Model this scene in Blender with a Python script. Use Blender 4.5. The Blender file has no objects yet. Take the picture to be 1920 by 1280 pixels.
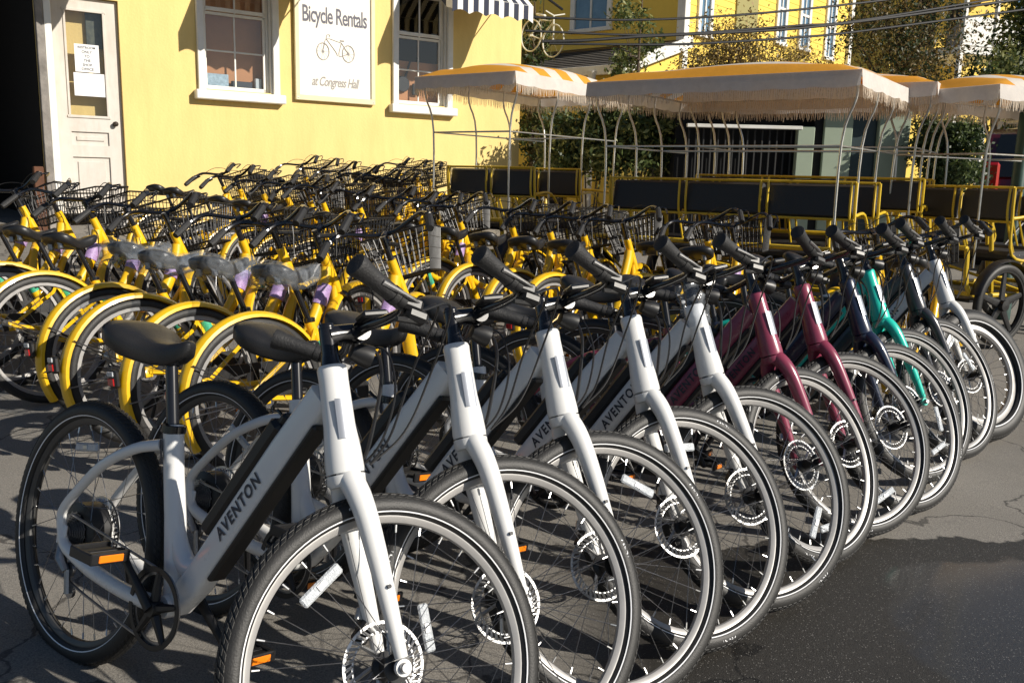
import bpy, math, random
import numpy as np
from mathutils import Matrix, Vector
random.seed(7); RNG = np.random.default_rng(7)
SC = bpy.context.scene
COL = SC.collection
R_ = math.radians
# ------------------------------------------------------------------ camera
F_PX, PITCH, ROLL, CAM_H = 1670.0, R_(10.37), R_(1.39), 1.347
cam = bpy.data.cameras.new('camera'); co = bpy.data.objects.new('camera', cam); COL.objects.link(co)
cam.sensor_width = 36; cam.lens = F_PX/1920*36; cam.clip_start = .05; cam.clip_end = 500
co.matrix_world = Matrix.Translation((0, 0, CAM_H)) @ Matrix.Rotation(R_(90)-PITCH, 4, 'X') @ Matrix.Rotation(ROLL, 4, 'Z')
SC.camera = co
# ------------------------------------------------------------------ light
SUN_AZ, SUN_EL = R_(-22.5), R_(30)          # azimuth measured from +X
S = Vector((math.cos(SUN_AZ)*math.cos(SUN_EL), math.sin(SUN_AZ)*math.cos(SUN_EL), math.sin(SUN_EL)))
w = bpy.data.worlds.new('World'); SC.world = w; w.use_nodes = True
nt = w.node_tree; bg = nt.nodes['Background']; sky = nt.nodes.new('ShaderNodeTexSky')
sky.sky_type = 'NISHITA'; sky.sun_disc = False; sky.sun_elevation = SUN_EL
sky.sun_rotation = math.atan2(S.x, S.y); sky.air_density = 1.0; sky.dust_density = .6; sky.ozone_density = 3.0
nt.links.new(sky.outputs[0], bg.inputs[0]); bg.inputs[1].default_value = .050
sl = bpy.data.lights.new('sun', 'SUN'); sl.energy = 4.9; sl.angle = R_(.53); sl.color = (1, .93, .82)
so = bpy.data.objects.new('sun', sl); COL.objects.link(so); so.rotation_euler = (-S).to_track_quat('-Z', 'Y').to_euler()
SC.view_settings.view_transform = 'Standard'; SC.view_settings.look = 'None'
SC.view_settings.exposure = 0.34; SC.view_settings.gamma = 1; SC.view_settings.use_curve_mapping = False
SC.cycles.max_bounces = 6; SC.cycles.transparent_max_bounces = 12

# ------------------------------------------------------------------ projection helpers (real planes in the world)
def ray(px, py):
    x, y = (px-960), (py-640)
    cr, sr = math.cos(ROLL), math.sin(ROLL)
    a, b = x*cr+y*sr, -x*sr+y*cr
    v = Vector((a/F_PX, -b/F_PX, -1))
    return Matrix.Rotation(R_(90)-PITCH, 3, 'X') @ v
O = Vector((0, 0, CAM_H))
def at_y(px, py, Y):
    r = ray(px, py); return O+r*(Y/r.y)
def on_plane(px, py, p, n):
    r = ray(px, py); return O+r*((Vector(p)-O).dot(n)/r.dot(n))

W0 = Vector((-3.9, 11.1, 0)); WANG = math.atan2(.581, .814)
WD = Vector((.814, .581, 0)); WN = Vector((.581, -.814, 0))
def ground_z(x, y):
    q = (x-W0.x)*WN.x+(y-W0.y)*WN.y
    z = -.0129*x+.0202*y
    if q < 7: z += .008*(7-max(q, -1))**2
    return min(z, .75) if y > 0 else z
# ------------------------------------------------------------------ materials
MATS = {}
def mat(name, col, rough=.5, metal=0., coat=0., spec=.5, var=0., vscale=8., bump=0., bscale=60., trans=0., emit=None, col2=None, alpha=None):
    if name in MATS: return MATS[name]
    m = bpy.data.materials.new(name); m.use_nodes = True; n = m.node_tree; b = n.nodes['Principled BSDF']
    b.inputs['Base Color'].default_value = (*col, 1); b.inputs['Roughness'].default_value = rough
    b.inputs['Metallic'].default_value = metal; b.inputs['Coat Weight'].default_value = coat; b.inputs['Coat Roughness'].default_value = .08
    b.inputs['Specular IOR Level'].default_value = spec; b.inputs['Transmission Weight'].default_value = trans
    tc = n.nodes.new('ShaderNodeTexCoord')
    if var or col2:
        no = n.nodes.new('ShaderNodeTexNoise'); no.inputs['Scale'].default_value = vscale; no.inputs['Detail'].default_value = 6; no.inputs['Roughness'].default_value = .65
        n.links.new(tc.outputs['Object'], no.inputs['Vector'])
        rp = n.nodes.new('ShaderNodeValToRGB'); rp.color_ramp.elements[0].position = .3; rp.color_ramp.elements[1].position = .7
        c2 = col2 or tuple(min(1, c*(1+var)) for c in col); c1 = tuple(c*(1-var) for c in col) if not col2 else col
        rp.color_ramp.elements[0].color = (*c1, 1); rp.color_ramp.elements[1].color = (*c2, 1)
        n.links.new(no.outputs['Fac'], rp.inputs[0]); n.links.new(rp.outputs[0], b.inputs['Base Color'])
        mr = n.nodes.new('ShaderNodeMapRange'); mr.inputs[3].default_value = max(0, rough-.08); mr.inputs[4].default_value = min(1, rough+.1)
        n.links.new(no.outputs['Fac'], mr.inputs[0]); n.links.new(mr.outputs[0], b.inputs['Roughness'])
    if bump:
        nb = n.nodes.new('ShaderNodeTexNoise'); nb.inputs['Scale'].default_value = bscale; nb.inputs['Detail'].default_value = 4
        n.links.new(tc.outputs['Object'], nb.inputs['Vector'])
        bp = n.nodes.new('ShaderNodeBump'); bp.inputs['Strength'].default_value = bump; bp.inputs['Distance'].default_value = .01
        n.links.new(nb.outputs['Fac'], bp.inputs['Height']); n.links.new(bp.outputs[0], b.inputs['Normal'])
    if emit: b.inputs['Emission Color'].default_value = (*emit, 1); b.inputs['Emission Strength'].default_value = 1
    if alpha is not None: b.inputs['Alpha'].default_value = alpha
    MATS[name] = m; return m
PAINT = dict(
    white=mat('paint_white', (.74, .74, .73), .28, coat=.5, var=.03, vscale=5),
    maroon=mat('paint_maroon', (.24, .038, .075), .3, coat=.6, var=.06),
    navy=mat('paint_navy', (.012, .018, .045), .3, coat=.6),
    teal=mat('paint_teal', (.015, .56, .44), .3, coat=.6, var=.05),
    graphite=mat('paint_graphite', (.035, .036, .042), .3, coat=.6))
YEL = mat('paint_yellow', (.80, .47, .008), .32, coat=.4, var=.07, vscale=9)
YEL2 = mat('surrey_yellow_paint', (.68, .46, .025), .38, coat=.3, var=.12, vscale=9)
BLK = mat('black_plastic', (.010, .010, .011), .42, var=.3, vscale=30)
BLKG = mat('black_gloss_metal', (.010, .010, .012), .22, coat=.4)
RUB = mat('grip_rubber', (.018, .018, .019), .62, bump=.25, bscale=220)
SAD = mat('saddle_vinyl', (.016, .016, .017), .38, bump=.12, bscale=260)
SIL = mat('brushed_silver', (.55, .55, .55), .32, metal=1., var=.05, vscale=40)
STEEL = mat('dark_steel', (.30, .30, .31), .35, metal=1., var=.2, vscale=40)
RIM = mat('anodised_rim', (.36, .35, .34), .38, metal=.35, var=.06, vscale=20)
RIM_SHADE = mat('shaded_rim', (.07, .07, .07), .4, metal=.4, var=.1)  # rear rims: same metal, with shade put into the colour
REFL = mat('reflective_stripe', (.85, .86, .88), .35)
REFP = mat('reflector_plastic', (.56, .59, .62), .15, coat=1., var=.15, vscale=90, bump=.5, bscale=300)
ORG = mat('orange_reflector', (.85, .22, .01), .2, coat=.8)
RED = mat('red_lens', (.45, .01, .012), .15, coat=1.)
DEC = mat('silver_decal', (.38, .40, .44), .32, metal=.45)
INK = mat('decal_ink', (.03, .035, .05), .5)
WHI = mat('white_trim_paint', (.80, .79, .75), .5, var=.06, vscale=6)
def tyre_mat():
    m = bpy.data.materials.new('tyre_rubber'); m.use_nodes = True; n = m.node_tree; b = n.nodes['Principled BSDF']
    tc = n.nodes.new('ShaderNodeTexCoord'); no = n.nodes.new('ShaderNodeTexNoise'); no.inputs['Scale'].default_value = 14; no.inputs['Detail'].default_value = 6
    n.links.new(tc.outputs['Object'], no.inputs['Vector'])
    rp = n.nodes.new('ShaderNodeValToRGB'); rp.color_ramp.elements[0].color = (.009, .009, .009, 1); rp.color_ramp.elements[1].color = (.028, .027, .026, 1)
    n.links.new(no.outputs['Fac'], rp.inputs[0]); n.links.new(rp.outputs[0], b.inputs['Base Color'])
    b.inputs['Roughness'].default_value = .55
    nb = n.nodes.new('ShaderNodeTexNoise'); nb.inputs['Scale'].default_value = 260
    n.links.new(tc.outputs['Object'], nb.inputs['Vector'])
    bp = n.nodes.new('ShaderNodeBump'); bp.inputs['Strength'].default_value = .25; bp.inputs['Distance'].default_value = .003
    n.links.new(nb.outputs['Fac'], bp.inputs['Height']); n.links.new(bp.outputs[0], b.inputs['Normal'])
    return m
TYRE = tyre_mat()
def wrap_mat():
    m = bpy.data.materials.new('clear_plastic_wrap'); m.use_nodes = True; n = m.node_tree; n.nodes.clear()
    out = n.nodes.new('ShaderNodeOutputMaterial'); mx = n.nodes.new('ShaderNodeMixShader'); tr = n.nodes.new('ShaderNodeBsdfTransparent'); gl = n.nodes.new('ShaderNodeBsdfPrincipled')
    gl.inputs['Base Color'].default_value = (.75, .8, .86, 1); gl.inputs['Roughness'].default_value = .12; gl.inputs['Coat Weight'].default_value = 1
    tr.inputs[0].default_value = (.9, .92, .95, 1)
    tc = n.nodes.new('ShaderNodeTexCoord'); no = n.nodes.new('ShaderNodeTexNoise'); no.inputs['Scale'].default_value = 10; no.inputs['Detail'].default_value = 3; no.inputs['Distortion'].default_value = 1.2
    n.links.new(tc.outputs['Object'], no.inputs['Vector'])
    bp = n.nodes.new('ShaderNodeBump'); bp.inputs['Strength'].default_value = .5; bp.inputs['Distance'].default_value = .02
    n.links.new(no.outputs['Fac'], bp.inputs['Height']); n.links.new(bp.outputs[0], gl.inputs['Normal'])
    mr = n.nodes.new('ShaderNodeMapRange'); mr.inputs[1].default_value = .42; mr.inputs[2].default_value = .72; mr.inputs[3].default_value = .05; mr.inputs[4].default_value = .24
    n.links.new(no.outputs['Fac'], mr.inputs[0]); n.links.new(mr.outputs[0], mx.inputs[0])
    n.links.new(tr.outputs[0], mx.inputs[1]); n.links.new(gl.outputs[0], mx.inputs[2]); n.links.new(mx.outputs[0], out.inputs[0])
    return m
WRAP = wrap_mat()
def glass_mat(name, tint, fac):
    m = bpy.data.materials.new(name); m.use_nodes = True; n = m.node_tree; n.nodes.clear()
    out = n.nodes.new('ShaderNodeOutputMaterial'); mx = n.nodes.new('ShaderNodeMixShader'); tr = n.nodes.new('ShaderNodeBsdfTransparent'); gl = n.nodes.new('ShaderNodeBsdfGlossy')
    tr.inputs[0].default_value = (*tint, 1); gl.inputs[1].default_value = .03; mx.inputs[0].default_value = fac
    n.links.new(tr.outputs[0], mx.inputs[1]); n.links.new(gl.outputs[0], mx.inputs[2]); n.links.new(mx.outputs[0], out.inputs[0]); return m
GLASS = glass_mat('window_glass', (.85, .86, .87), .09)

# ------------------------------------------------------------------ mesh builder
def spl(P, k=6, closed=False):
    P = [np.array(p, float) for p in P]; out = []
    n = len(P); rng = range(n if closed else n-1)
    for i in rng:
        p1, p2 = P[i], P[(i+1) % n]
        p0 = P[(i-1) % n] if (closed or i > 0) else 2*p1-p2
        p3 = P[(i+2) % n] if (closed or i < n-2) else 2*p2-p1
        for j in range(k):
            t = j/k; out.append(.5*((2*p1)+(-p0+p2)*t+(2*p0-5*p1+4*p2-p3)*t*t+(-p0+3*p1-3*p2+p3)*t**3))
    if not closed: out.append(P[-1])
    return out
class MB:
    def __init__(s): s.v = []; s.f = []; s.m = []
    def add(s, V, Fc, mi=0):
        o = len(s.v); s.v += [tuple(map(float, p)) for p in V]; s.f += [tuple(i+o for i in f) for f in Fc]; s.m += [mi]*len(Fc)
        return s
    def box(s, c, d, mi=0, rot=None, taper=1.):
        h = [x/2 for x in d]; V = []
        for z in (-1, 1):
            for y in (-1, 1):
                for x in (-1, 1):
                    k = taper if z > 0 else 1; V.append(Vector((x*h[0]*k, y*h[1]*k, z*h[2])))
        if rot is not None: V = [rot @ p for p in V]
        V = [p+Vector(c) for p in V]
        return s.add(V, [(0, 2, 3, 1), (4, 5, 7, 6), (0, 1, 5, 4), (2, 6, 7, 3), (0, 4, 6, 2), (1, 3, 7, 5)], mi)
    def bbox(s, c, d, b=.004, mi=0, rot=None):        # box with chamfered edges
        hx, hy, hz = [x/2 for x in d]; b = min(b, hx*.9, hy*.9, hz*.9); V = []; idx = {}
        for sx in (-1, 1):
            for sy in (-1, 1):
                for sz in (-1, 1):
                    for a in range(3):
                        p = [sx*(hx-(b if a != 0 else 0)), sy*(hy-(b if a != 1 else 0)), sz*(hz-(b if a != 2 else 0))]
                        idx[(sx, sy, sz, a)] = len(V); V.append(Vector(p))
        Fc = []
        for sg in (-1, 1):
            q = [(1, 1), (1, -1), (-1, -1), (-1, 1)]
            fx = [idx[(sg, a, b2, 0)] for a, b2 in q]; fy = [idx[(a, sg, b2, 1)] for a, b2 in q]; fz = [idx[(a, b2, sg, 2)] for a, b2 in q]
            for f, fl in ((fx, sg < 0), (fy, sg > 0), (fz, sg < 0)): Fc.append(tuple(f[::-1]) if not fl else tuple(f))
        for a in (-1, 1):
            for b2 in (-1, 1):
                Fc.append((idx[(a, b2, -1, 0)], idx[(a, b2, 1, 0)], idx[(a, b2, 1, 1)], idx[(a, b2, -1, 1)]))
                Fc.append((idx[(a, -1, b2, 0)], idx[(a, 1, b2, 0)], idx[(a, 1, b2, 2)], idx[(a, -1, b2, 2)]))
                Fc.append((idx[(-1, a, b2, 1)], idx[(1, a, b2, 1)], idx[(1, a, b2, 2)], idx[(-1, a, b2, 2)]))
        for a in (-1, 1):
            for b2 in (-1, 1):
                for c2 in (-1, 1): Fc.append(tuple(idx[(a, b2, c2, k)] for k in range(3)))
        if rot is not None: V = [rot @ p for p in V]
        return s.add([p+Vector(c) for p in V], Fc, mi)
    def tube(s, P, r, n=8, mi=0, ref=None, sq=1., cap=True, closed=False, power=1.):
        P = np.array([list(p) for p in P], float); k = len(P)
        r = np.full(k, r) if np.isscalar(r) else np.interp(np.linspace(0, 1, k), np.linspace(0, 1, len(r)), r)
        if closed: T = np.roll(P, -1, 0)-np.roll(P, 1, 0)
        else: T = np.gradient(P, axis=0) if k > 2 else np.array([P[1]-P[0]]*2)
        T /= np.linalg.norm(T, axis=1)[:, None]+1e-12
        u = np.array(ref, float) if ref is not None else (np.array([0, 0, 1.]) if abs(T[0][2]) < .9 else np.array([1., 0, 0]))
        V = []; a = np.linspace(0, 2*np.pi, n, endpoint=False)
        ca = np.sign(np.cos(a))*np.abs(np.cos(a))**power; sa = np.sign(np.sin(a))*np.abs(np.sin(a))**power
        for i in range(k):
            if ref is not None: u = np.array(ref, float)
            u = u-T[i]*(u@T[i]); u /= np.linalg.norm(u)+1e-12; b = np.cross(T[i], u)
            for j in range(n): V.append(P[i]+r[i]*(ca[j]*u*sq+sa[j]*b))
        Fc = []
        for i in range(k if closed else k-1):
            i2 = (i+1) % k
            for j in range(n): Fc.append((i*n+j, i*n+(j+1) % n, i2*n+(j+1) % n, i2*n+j))
        if cap and not closed: Fc += [tuple(range(n))[::-1], tuple((k-1)*n+j for j in range(n))]
        return s.add(V, Fc, mi)
    def lathe(s, prof, n=32, mi=0, c=(0, 0, 0), axis='y', closed=False, a0=0., a1=2*math.pi):  # prof: (radius, offset)
        full = abs(a1-a0-2*math.pi) < 1e-6; A = np.linspace(a0, a1, n, endpoint=not full); V = []; k = len(prof)
        for a in A:
            for (r, o) in prof:
                if axis == 'y': p = (c[0]+r*math.cos(a), c[1]+o, c[2]+r*math.sin(a))
                elif axis == 'z': p = (c[0]+r*math.cos(a), c[1]+r*math.sin(a), c[2]+o)
                else: p = (c[0]+o, c[1]+r*math.cos(a), c[2]+r*math.sin(a))
                V.append(p)
        Fc = []
        for i in range(n if full else n-1):
            i2 = (i+1) % n
            for j in range(k if closed else k-1):
                j2 = (j+1) % k; Fc.append((i*k+j, i*k+j2, i2*k+j2, i2*k+j))
        return s.add(V, Fc, mi)
    def grid(s, fn, nu, nv, mi=0, mfn=None):
        V = [fn(i/nu, j/nv) for i in range(nu+1) for j in range(nv+1)]; o = len(s.v); s.v += [tuple(map(float, p)) for p in V]
        for i in range(nu):
            for j in range(nv):
                a = i*(nv+1)+j; s.f.append((o+a, o+a+nv+1, o+a+nv+2, o+a+1)); s.m.append(mfn(i, j) if mfn else mi)
        return s
    def prism(s, poly, y0, y1, mi=0):      # poly in x,z extruded along y
        n = len(poly); V = [(p[0], y0, p[1]) for p in poly]+[(p[0], y1, p[1]) for p in poly]
        return s.add(V, [tuple(range(n)), tuple(range(2*n-1, n-1, -1))]+[(i, i+n, (i+1) % n+n, (i+1) % n) for i in range(n)], mi)
    def mesh(s, name, mats, smooth=35):
        me = bpy.data.meshes.new(name); me.from_pydata(s.v, [], s.f); me.validate()
        for m in (mats if isinstance(mats, (list, tuple)) else [mats]): me.materials.append(m)
        if len(me.polygons) == len(s.m): me.polygons.foreach_set('material_index', s.m)
        if smooth:
            me.polygons.foreach_set('use_smooth', [True]*len(me.polygons)); me.set_sharp_from_angle(angle=R_(smooth))
        me.update(); return me
    def build(s, name, mats, parent=None, smooth=35, loc=None):
        return obj(name, s.mesh(name, mats, smooth), parent, loc)
def obj(name, me, parent=None, loc=None):
    o = bpy.data.objects.new(name, me); COL.objects.link(o)
    if parent: o.parent = parent
    if loc is not None: o.location = loc
    return o
def tag(o, label=None, cat=None, group=None, kind=None):
    if label: o['label'] = label
    if cat: o['category'] = cat
    if group: o['group'] = group
    if kind: o['kind'] = kind
    return o
def thing(name, label, cat, loc=(0, 0, 0), rz=0., group=None):
    o = bpy.data.objects.new(name, None); COL.objects.link(o); o.empty_display_size = .1
    o.location = loc; o.rotation_euler = (0, 0, rz); return tag(o, label, cat, group)
KIDS = {}
def copy_tree(o, parent=None, swap=None):
    c = o.copy(); COL.objects.link(c); c.parent = parent
    if swap and c.data and c.data.name in swap: c.data = swap[c.data.name]
    for ch in o.children: copy_tree(ch, c, swap)
    return c
def text_mesh(body, size=1., bold=0., shear=0., spacing=1.):
    cu = bpy.data.curves.new('lettering', 'FONT'); cu.body = body; cu.size = size; cu.offset = bold; cu.shear = shear; cu.space_character = spacing
    cu.align_x = 'CENTER'; cu.align_y = 'CENTER'; cu.resolution_u = 3
    o = bpy.data.objects.new('lettering', cu); COL.objects.link(o)
    dg = bpy.context.evaluated_depsgraph_get(); me = bpy.data.meshes.new_from_object(o.evaluated_get(dg))
    V = [tuple(v.co) for v in me.vertices]; Fc = [tuple(p.vertices) for p in me.polygons]
    bpy.data.objects.remove(o); bpy.data.curves.remove(cu); bpy.data.meshes.remove(me); return V, Fc

# ================================================================== GROUND
def ground():
    b = MB()
    def axis(a, c, n1, lo, hi, n2):
        return np.unique(np.concatenate([np.linspace(lo, a, n2), np.linspace(a, c, n1), np.linspace(c, hi, n2)]))
    X = axis(-9, 9, 70, -120, 120, 10); Y = axis(-2, 17, 76, -60, 200, 10)
    V = [(x, y, ground_z(x, y) if (abs(x) <= 12 and -4 < y < 20) else ground_z(max(-12, min(12, x)), max(-4, min(20, y)))) for x in X for y in Y]
    n = len(Y); Fc = [(i*n+j, (i+1)*n+j, (i+1)*n+j+1, i*n+j+1) for i in range(len(X)-1) for j in range(n-1)]
    b.add(V, Fc)
    m = bpy.data.materials.new('asphalt'); m.use_nodes = True; nt = m.node_tree; N = nt.nodes; L = nt.links; p = N['Principled BSDF']
    tc = N.new('ShaderNodeTexCoord')
    def noise(sc, det=5, ro=.6, dist=0.):
        a = N.new('ShaderNodeTexNoise'); a.inputs['Scale'].default_value = sc; a.inputs['Detail'].default_value = det; a.inputs['Roughness'].default_value = ro; a.inputs['Distortion'].default_value = dist
        L.new(tc.outputs['Object'], a.inputs['Vector']); return a.outputs['Fac']
    def ramp(src, p0, p1, c0, c1):
        r = N.new('ShaderNodeValToRGB'); r.color_ramp.elements[0].position = p0; r.color_ramp.elements[1].position = p1
        r.color_ramp.elements[0].color = (*c0, 1); r.color_ramp.elements[1].color = (*c1, 1); L.new(src, r.inputs[0]); return r.outputs[0]
    def mixc(f, a, c, mode='MIX'):
        x = N.new('ShaderNodeMix'); x.data_type = 'RGBA'; x.blend_type = mode
        if isinstance(f, float): x.inputs[0].default_value = f
        else: L.new(f, x.inputs[0])
        L.new(a, x.inputs[6]); L.new(c, x.inputs[7]); return x.outputs[2]
    base = ramp(noise(.8, 6), .3, .7, (.165, .155, .141), (.245, .230, .208))
    grain = ramp(noise(210, 3, .8), .35, .66, (.55, .55, .55), (1.4, 1.38, 1.34))
    c1 = mixc(1., base, grain, 'MULTIPLY')
    vo = N.new('ShaderNodeTexVoronoi'); vo.inputs['Scale'].default_value = 230; L.new(tc.outputs['Object'], vo.inputs['Vector'])
    wn = N.new('ShaderNodeSeparateColor'); L.new(vo.outputs['Color'], wn.inputs[0])
    sp = N.new('ShaderNodeMath'); sp.operation = 'GREATER_THAN'; sp.inputs[1].default_value = .91; L.new(wn.outputs[0], sp.inputs[0])
    sd = N.new('ShaderNodeMath'); sd.operation = 'LESS_THAN'; sd.inputs[1].default_value = .36; L.new(vo.outputs['Distance'], sd.inputs[0])
    sm = N.new('ShaderNodeMath'); sm.operation = 'MULTIPLY'; L.new(sp.outputs[0], sm.inputs[0]); L.new(sd.outputs[0], sm.inputs[1])
    rgb = N.new('ShaderNodeRGB'); rgb.outputs[0].default_value = (.22, .21, .195, 1)
    c2 = mixc(sm.outputs[0], c1, rgb.outputs[0])
    vm = N.new('ShaderNodeVectorMath'); vm.operation = 'MULTIPLY_ADD'; vm.inputs[1].default_value = (1, 1, 1)
    nn = N.new('ShaderNodeTexNoise'); nn.inputs['Scale'].default_value = 3.5; nn.inputs['Detail'].default_value = 5; L.new(tc.outputs['Object'], nn.inputs['Vector'])
    vs = N.new('ShaderNodeVectorMath'); vs.operation = 'SCALE'; vs.inputs['Scale'].default_value = .5; L.new(nn.outputs['Color'], vs.inputs[0])
    va_ = N.new('ShaderNodeVectorMath'); va_.operation = 'ADD'; L.new(tc.outputs['Object'], va_.inputs[0]); L.new(vs.outputs[0], va_.inputs[1])
    vc = N.new('ShaderNodeTexVoronoi'); vc.feature = 'DISTANCE_TO_EDGE'; vc.inputs['Scale'].default_value = .75; L.new(va_.outputs[0], vc.inputs['Vector'])
    ck = N.new('ShaderNodeMapRange'); ck.inputs[1].default_value = .003; ck.inputs[2].default_value = .008; ck.inputs[3].default_value = .75; ck.inputs[4].default_value = 0; L.new(vc.outputs['Distance'], ck.inputs[0])
    kc = N.new('ShaderNodeRGB'); kc.outputs[0].default_value = (.03, .028, .026, 1)
    c2 = mixc(ck.outputs[0], c2, kc.outputs[0])
    oil = ramp(noise(1.7, 3, .5, .6), .66, .74, (1, 1, 1), (.55, .54, .53)); c2 = mixc(1., c2, oil, 'MULTIPLY')
    # wet patch in front of the row : half plane distance + noise
    sx = N.new('ShaderNodeSeparateXYZ'); L.new(tc.outputs['Object'], sx.inputs[0])
    d1 = N.new('ShaderNodeMath'); d1.operation = 'MULTIPLY_ADD'; d1.inputs[1].default_value = -1.; d1.inputs[2].default_value = WET_Y; L.new(sx.outputs[1], d1.inputs[0])
    d2 = N.new('ShaderNodeMath'); d2.operation = 'MULTIPLY_ADD'; d2.inputs[1].default_value = .10; L.new(sx.outputs[0], d2.inputs[0]); L.new(d1.outputs[0], d2.inputs[2])
    nz = N.new('ShaderNodeMath'); nz.operation = 'MULTIPLY_ADD'; nz.inputs[1].default_value = .5; L.new(noise(2.4, 4), nz.inputs[0]); L.new(d2.outputs[0], nz.inputs[2])
    wet = N.new('ShaderNodeMapRange'); wet.inputs[1].default_value = .22; wet.inputs[2].default_value = .235; L.new(nz.outputs[0], wet.inputs[0])
    lx = N.new('ShaderNodeMapRange'); lx.inputs[1].default_value = .1; lx.inputs[2].default_value = .4; L.new(sx.outputs[0], lx.inputs[0])
    wm = N.new('ShaderNodeMath'); wm.operation = 'MULTIPLY'; L.new(wet.outputs[0], wm.inputs[0]); L.new(lx.outputs[0], wm.inputs[1])
    dk = N.new('ShaderNodeRGB'); dk.outputs[0].default_value = (.17, .168, .165, 1)
    wc = mixc(1., c2, dk.outputs[0], 'MULTIPLY')
    L.new(mixc(sm.outputs[0], mixc(wm.outputs[0], c2, wc), rgb.outputs[0]), p.inputs['Base Color'])
    vd = N.new('ShaderNodeVectorMath'); vd.operation = 'DISTANCE'; vd.inputs[1].default_value = (1.72, 2.45, 0); L.new(tc.outputs['Object'], vd.inputs[0])
    pn = N.new('ShaderNodeMath'); pn.operation = 'MULTIPLY_ADD'; pn.inputs[1].default_value = .55; L.new(noise(2.0, 3), pn.inputs[0]); L.new(vd.outputs['Value'], pn.inputs[2])
    pm = N.new('ShaderNodeMapRange'); pm.inputs[1].default_value = .86; pm.inputs[2].default_value = .82; L.new(pn.outputs[0], pm.inputs[0])
    rr = N.new('ShaderNodeMapRange'); rr.inputs[3].default_value = .88; rr.inputs[4].default_value = .5; L.new(wm.outputs[0], rr.inputs[0]); L.new(rr.outputs[0], p.inputs['Roughness']); L.new(pm.outputs[0], p.inputs['Coat Weight']); p.inputs['Coat Roughness'].default_value = .12; p.inputs['Coat IOR'].default_value = 1.33
    bp = N.new('ShaderNodeBump'); bp.inputs['Strength'].default_value = .6; bp.inputs['Distance'].default_value = .004; L.new(noise(260, 3), bp.inputs['Height']); L.new(bp.outputs[0], p.inputs['Normal'])
    o = b.build('ground', m, smooth=80); tag(o, kind='structure')
WET_Y = 2.98
ground()

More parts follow.
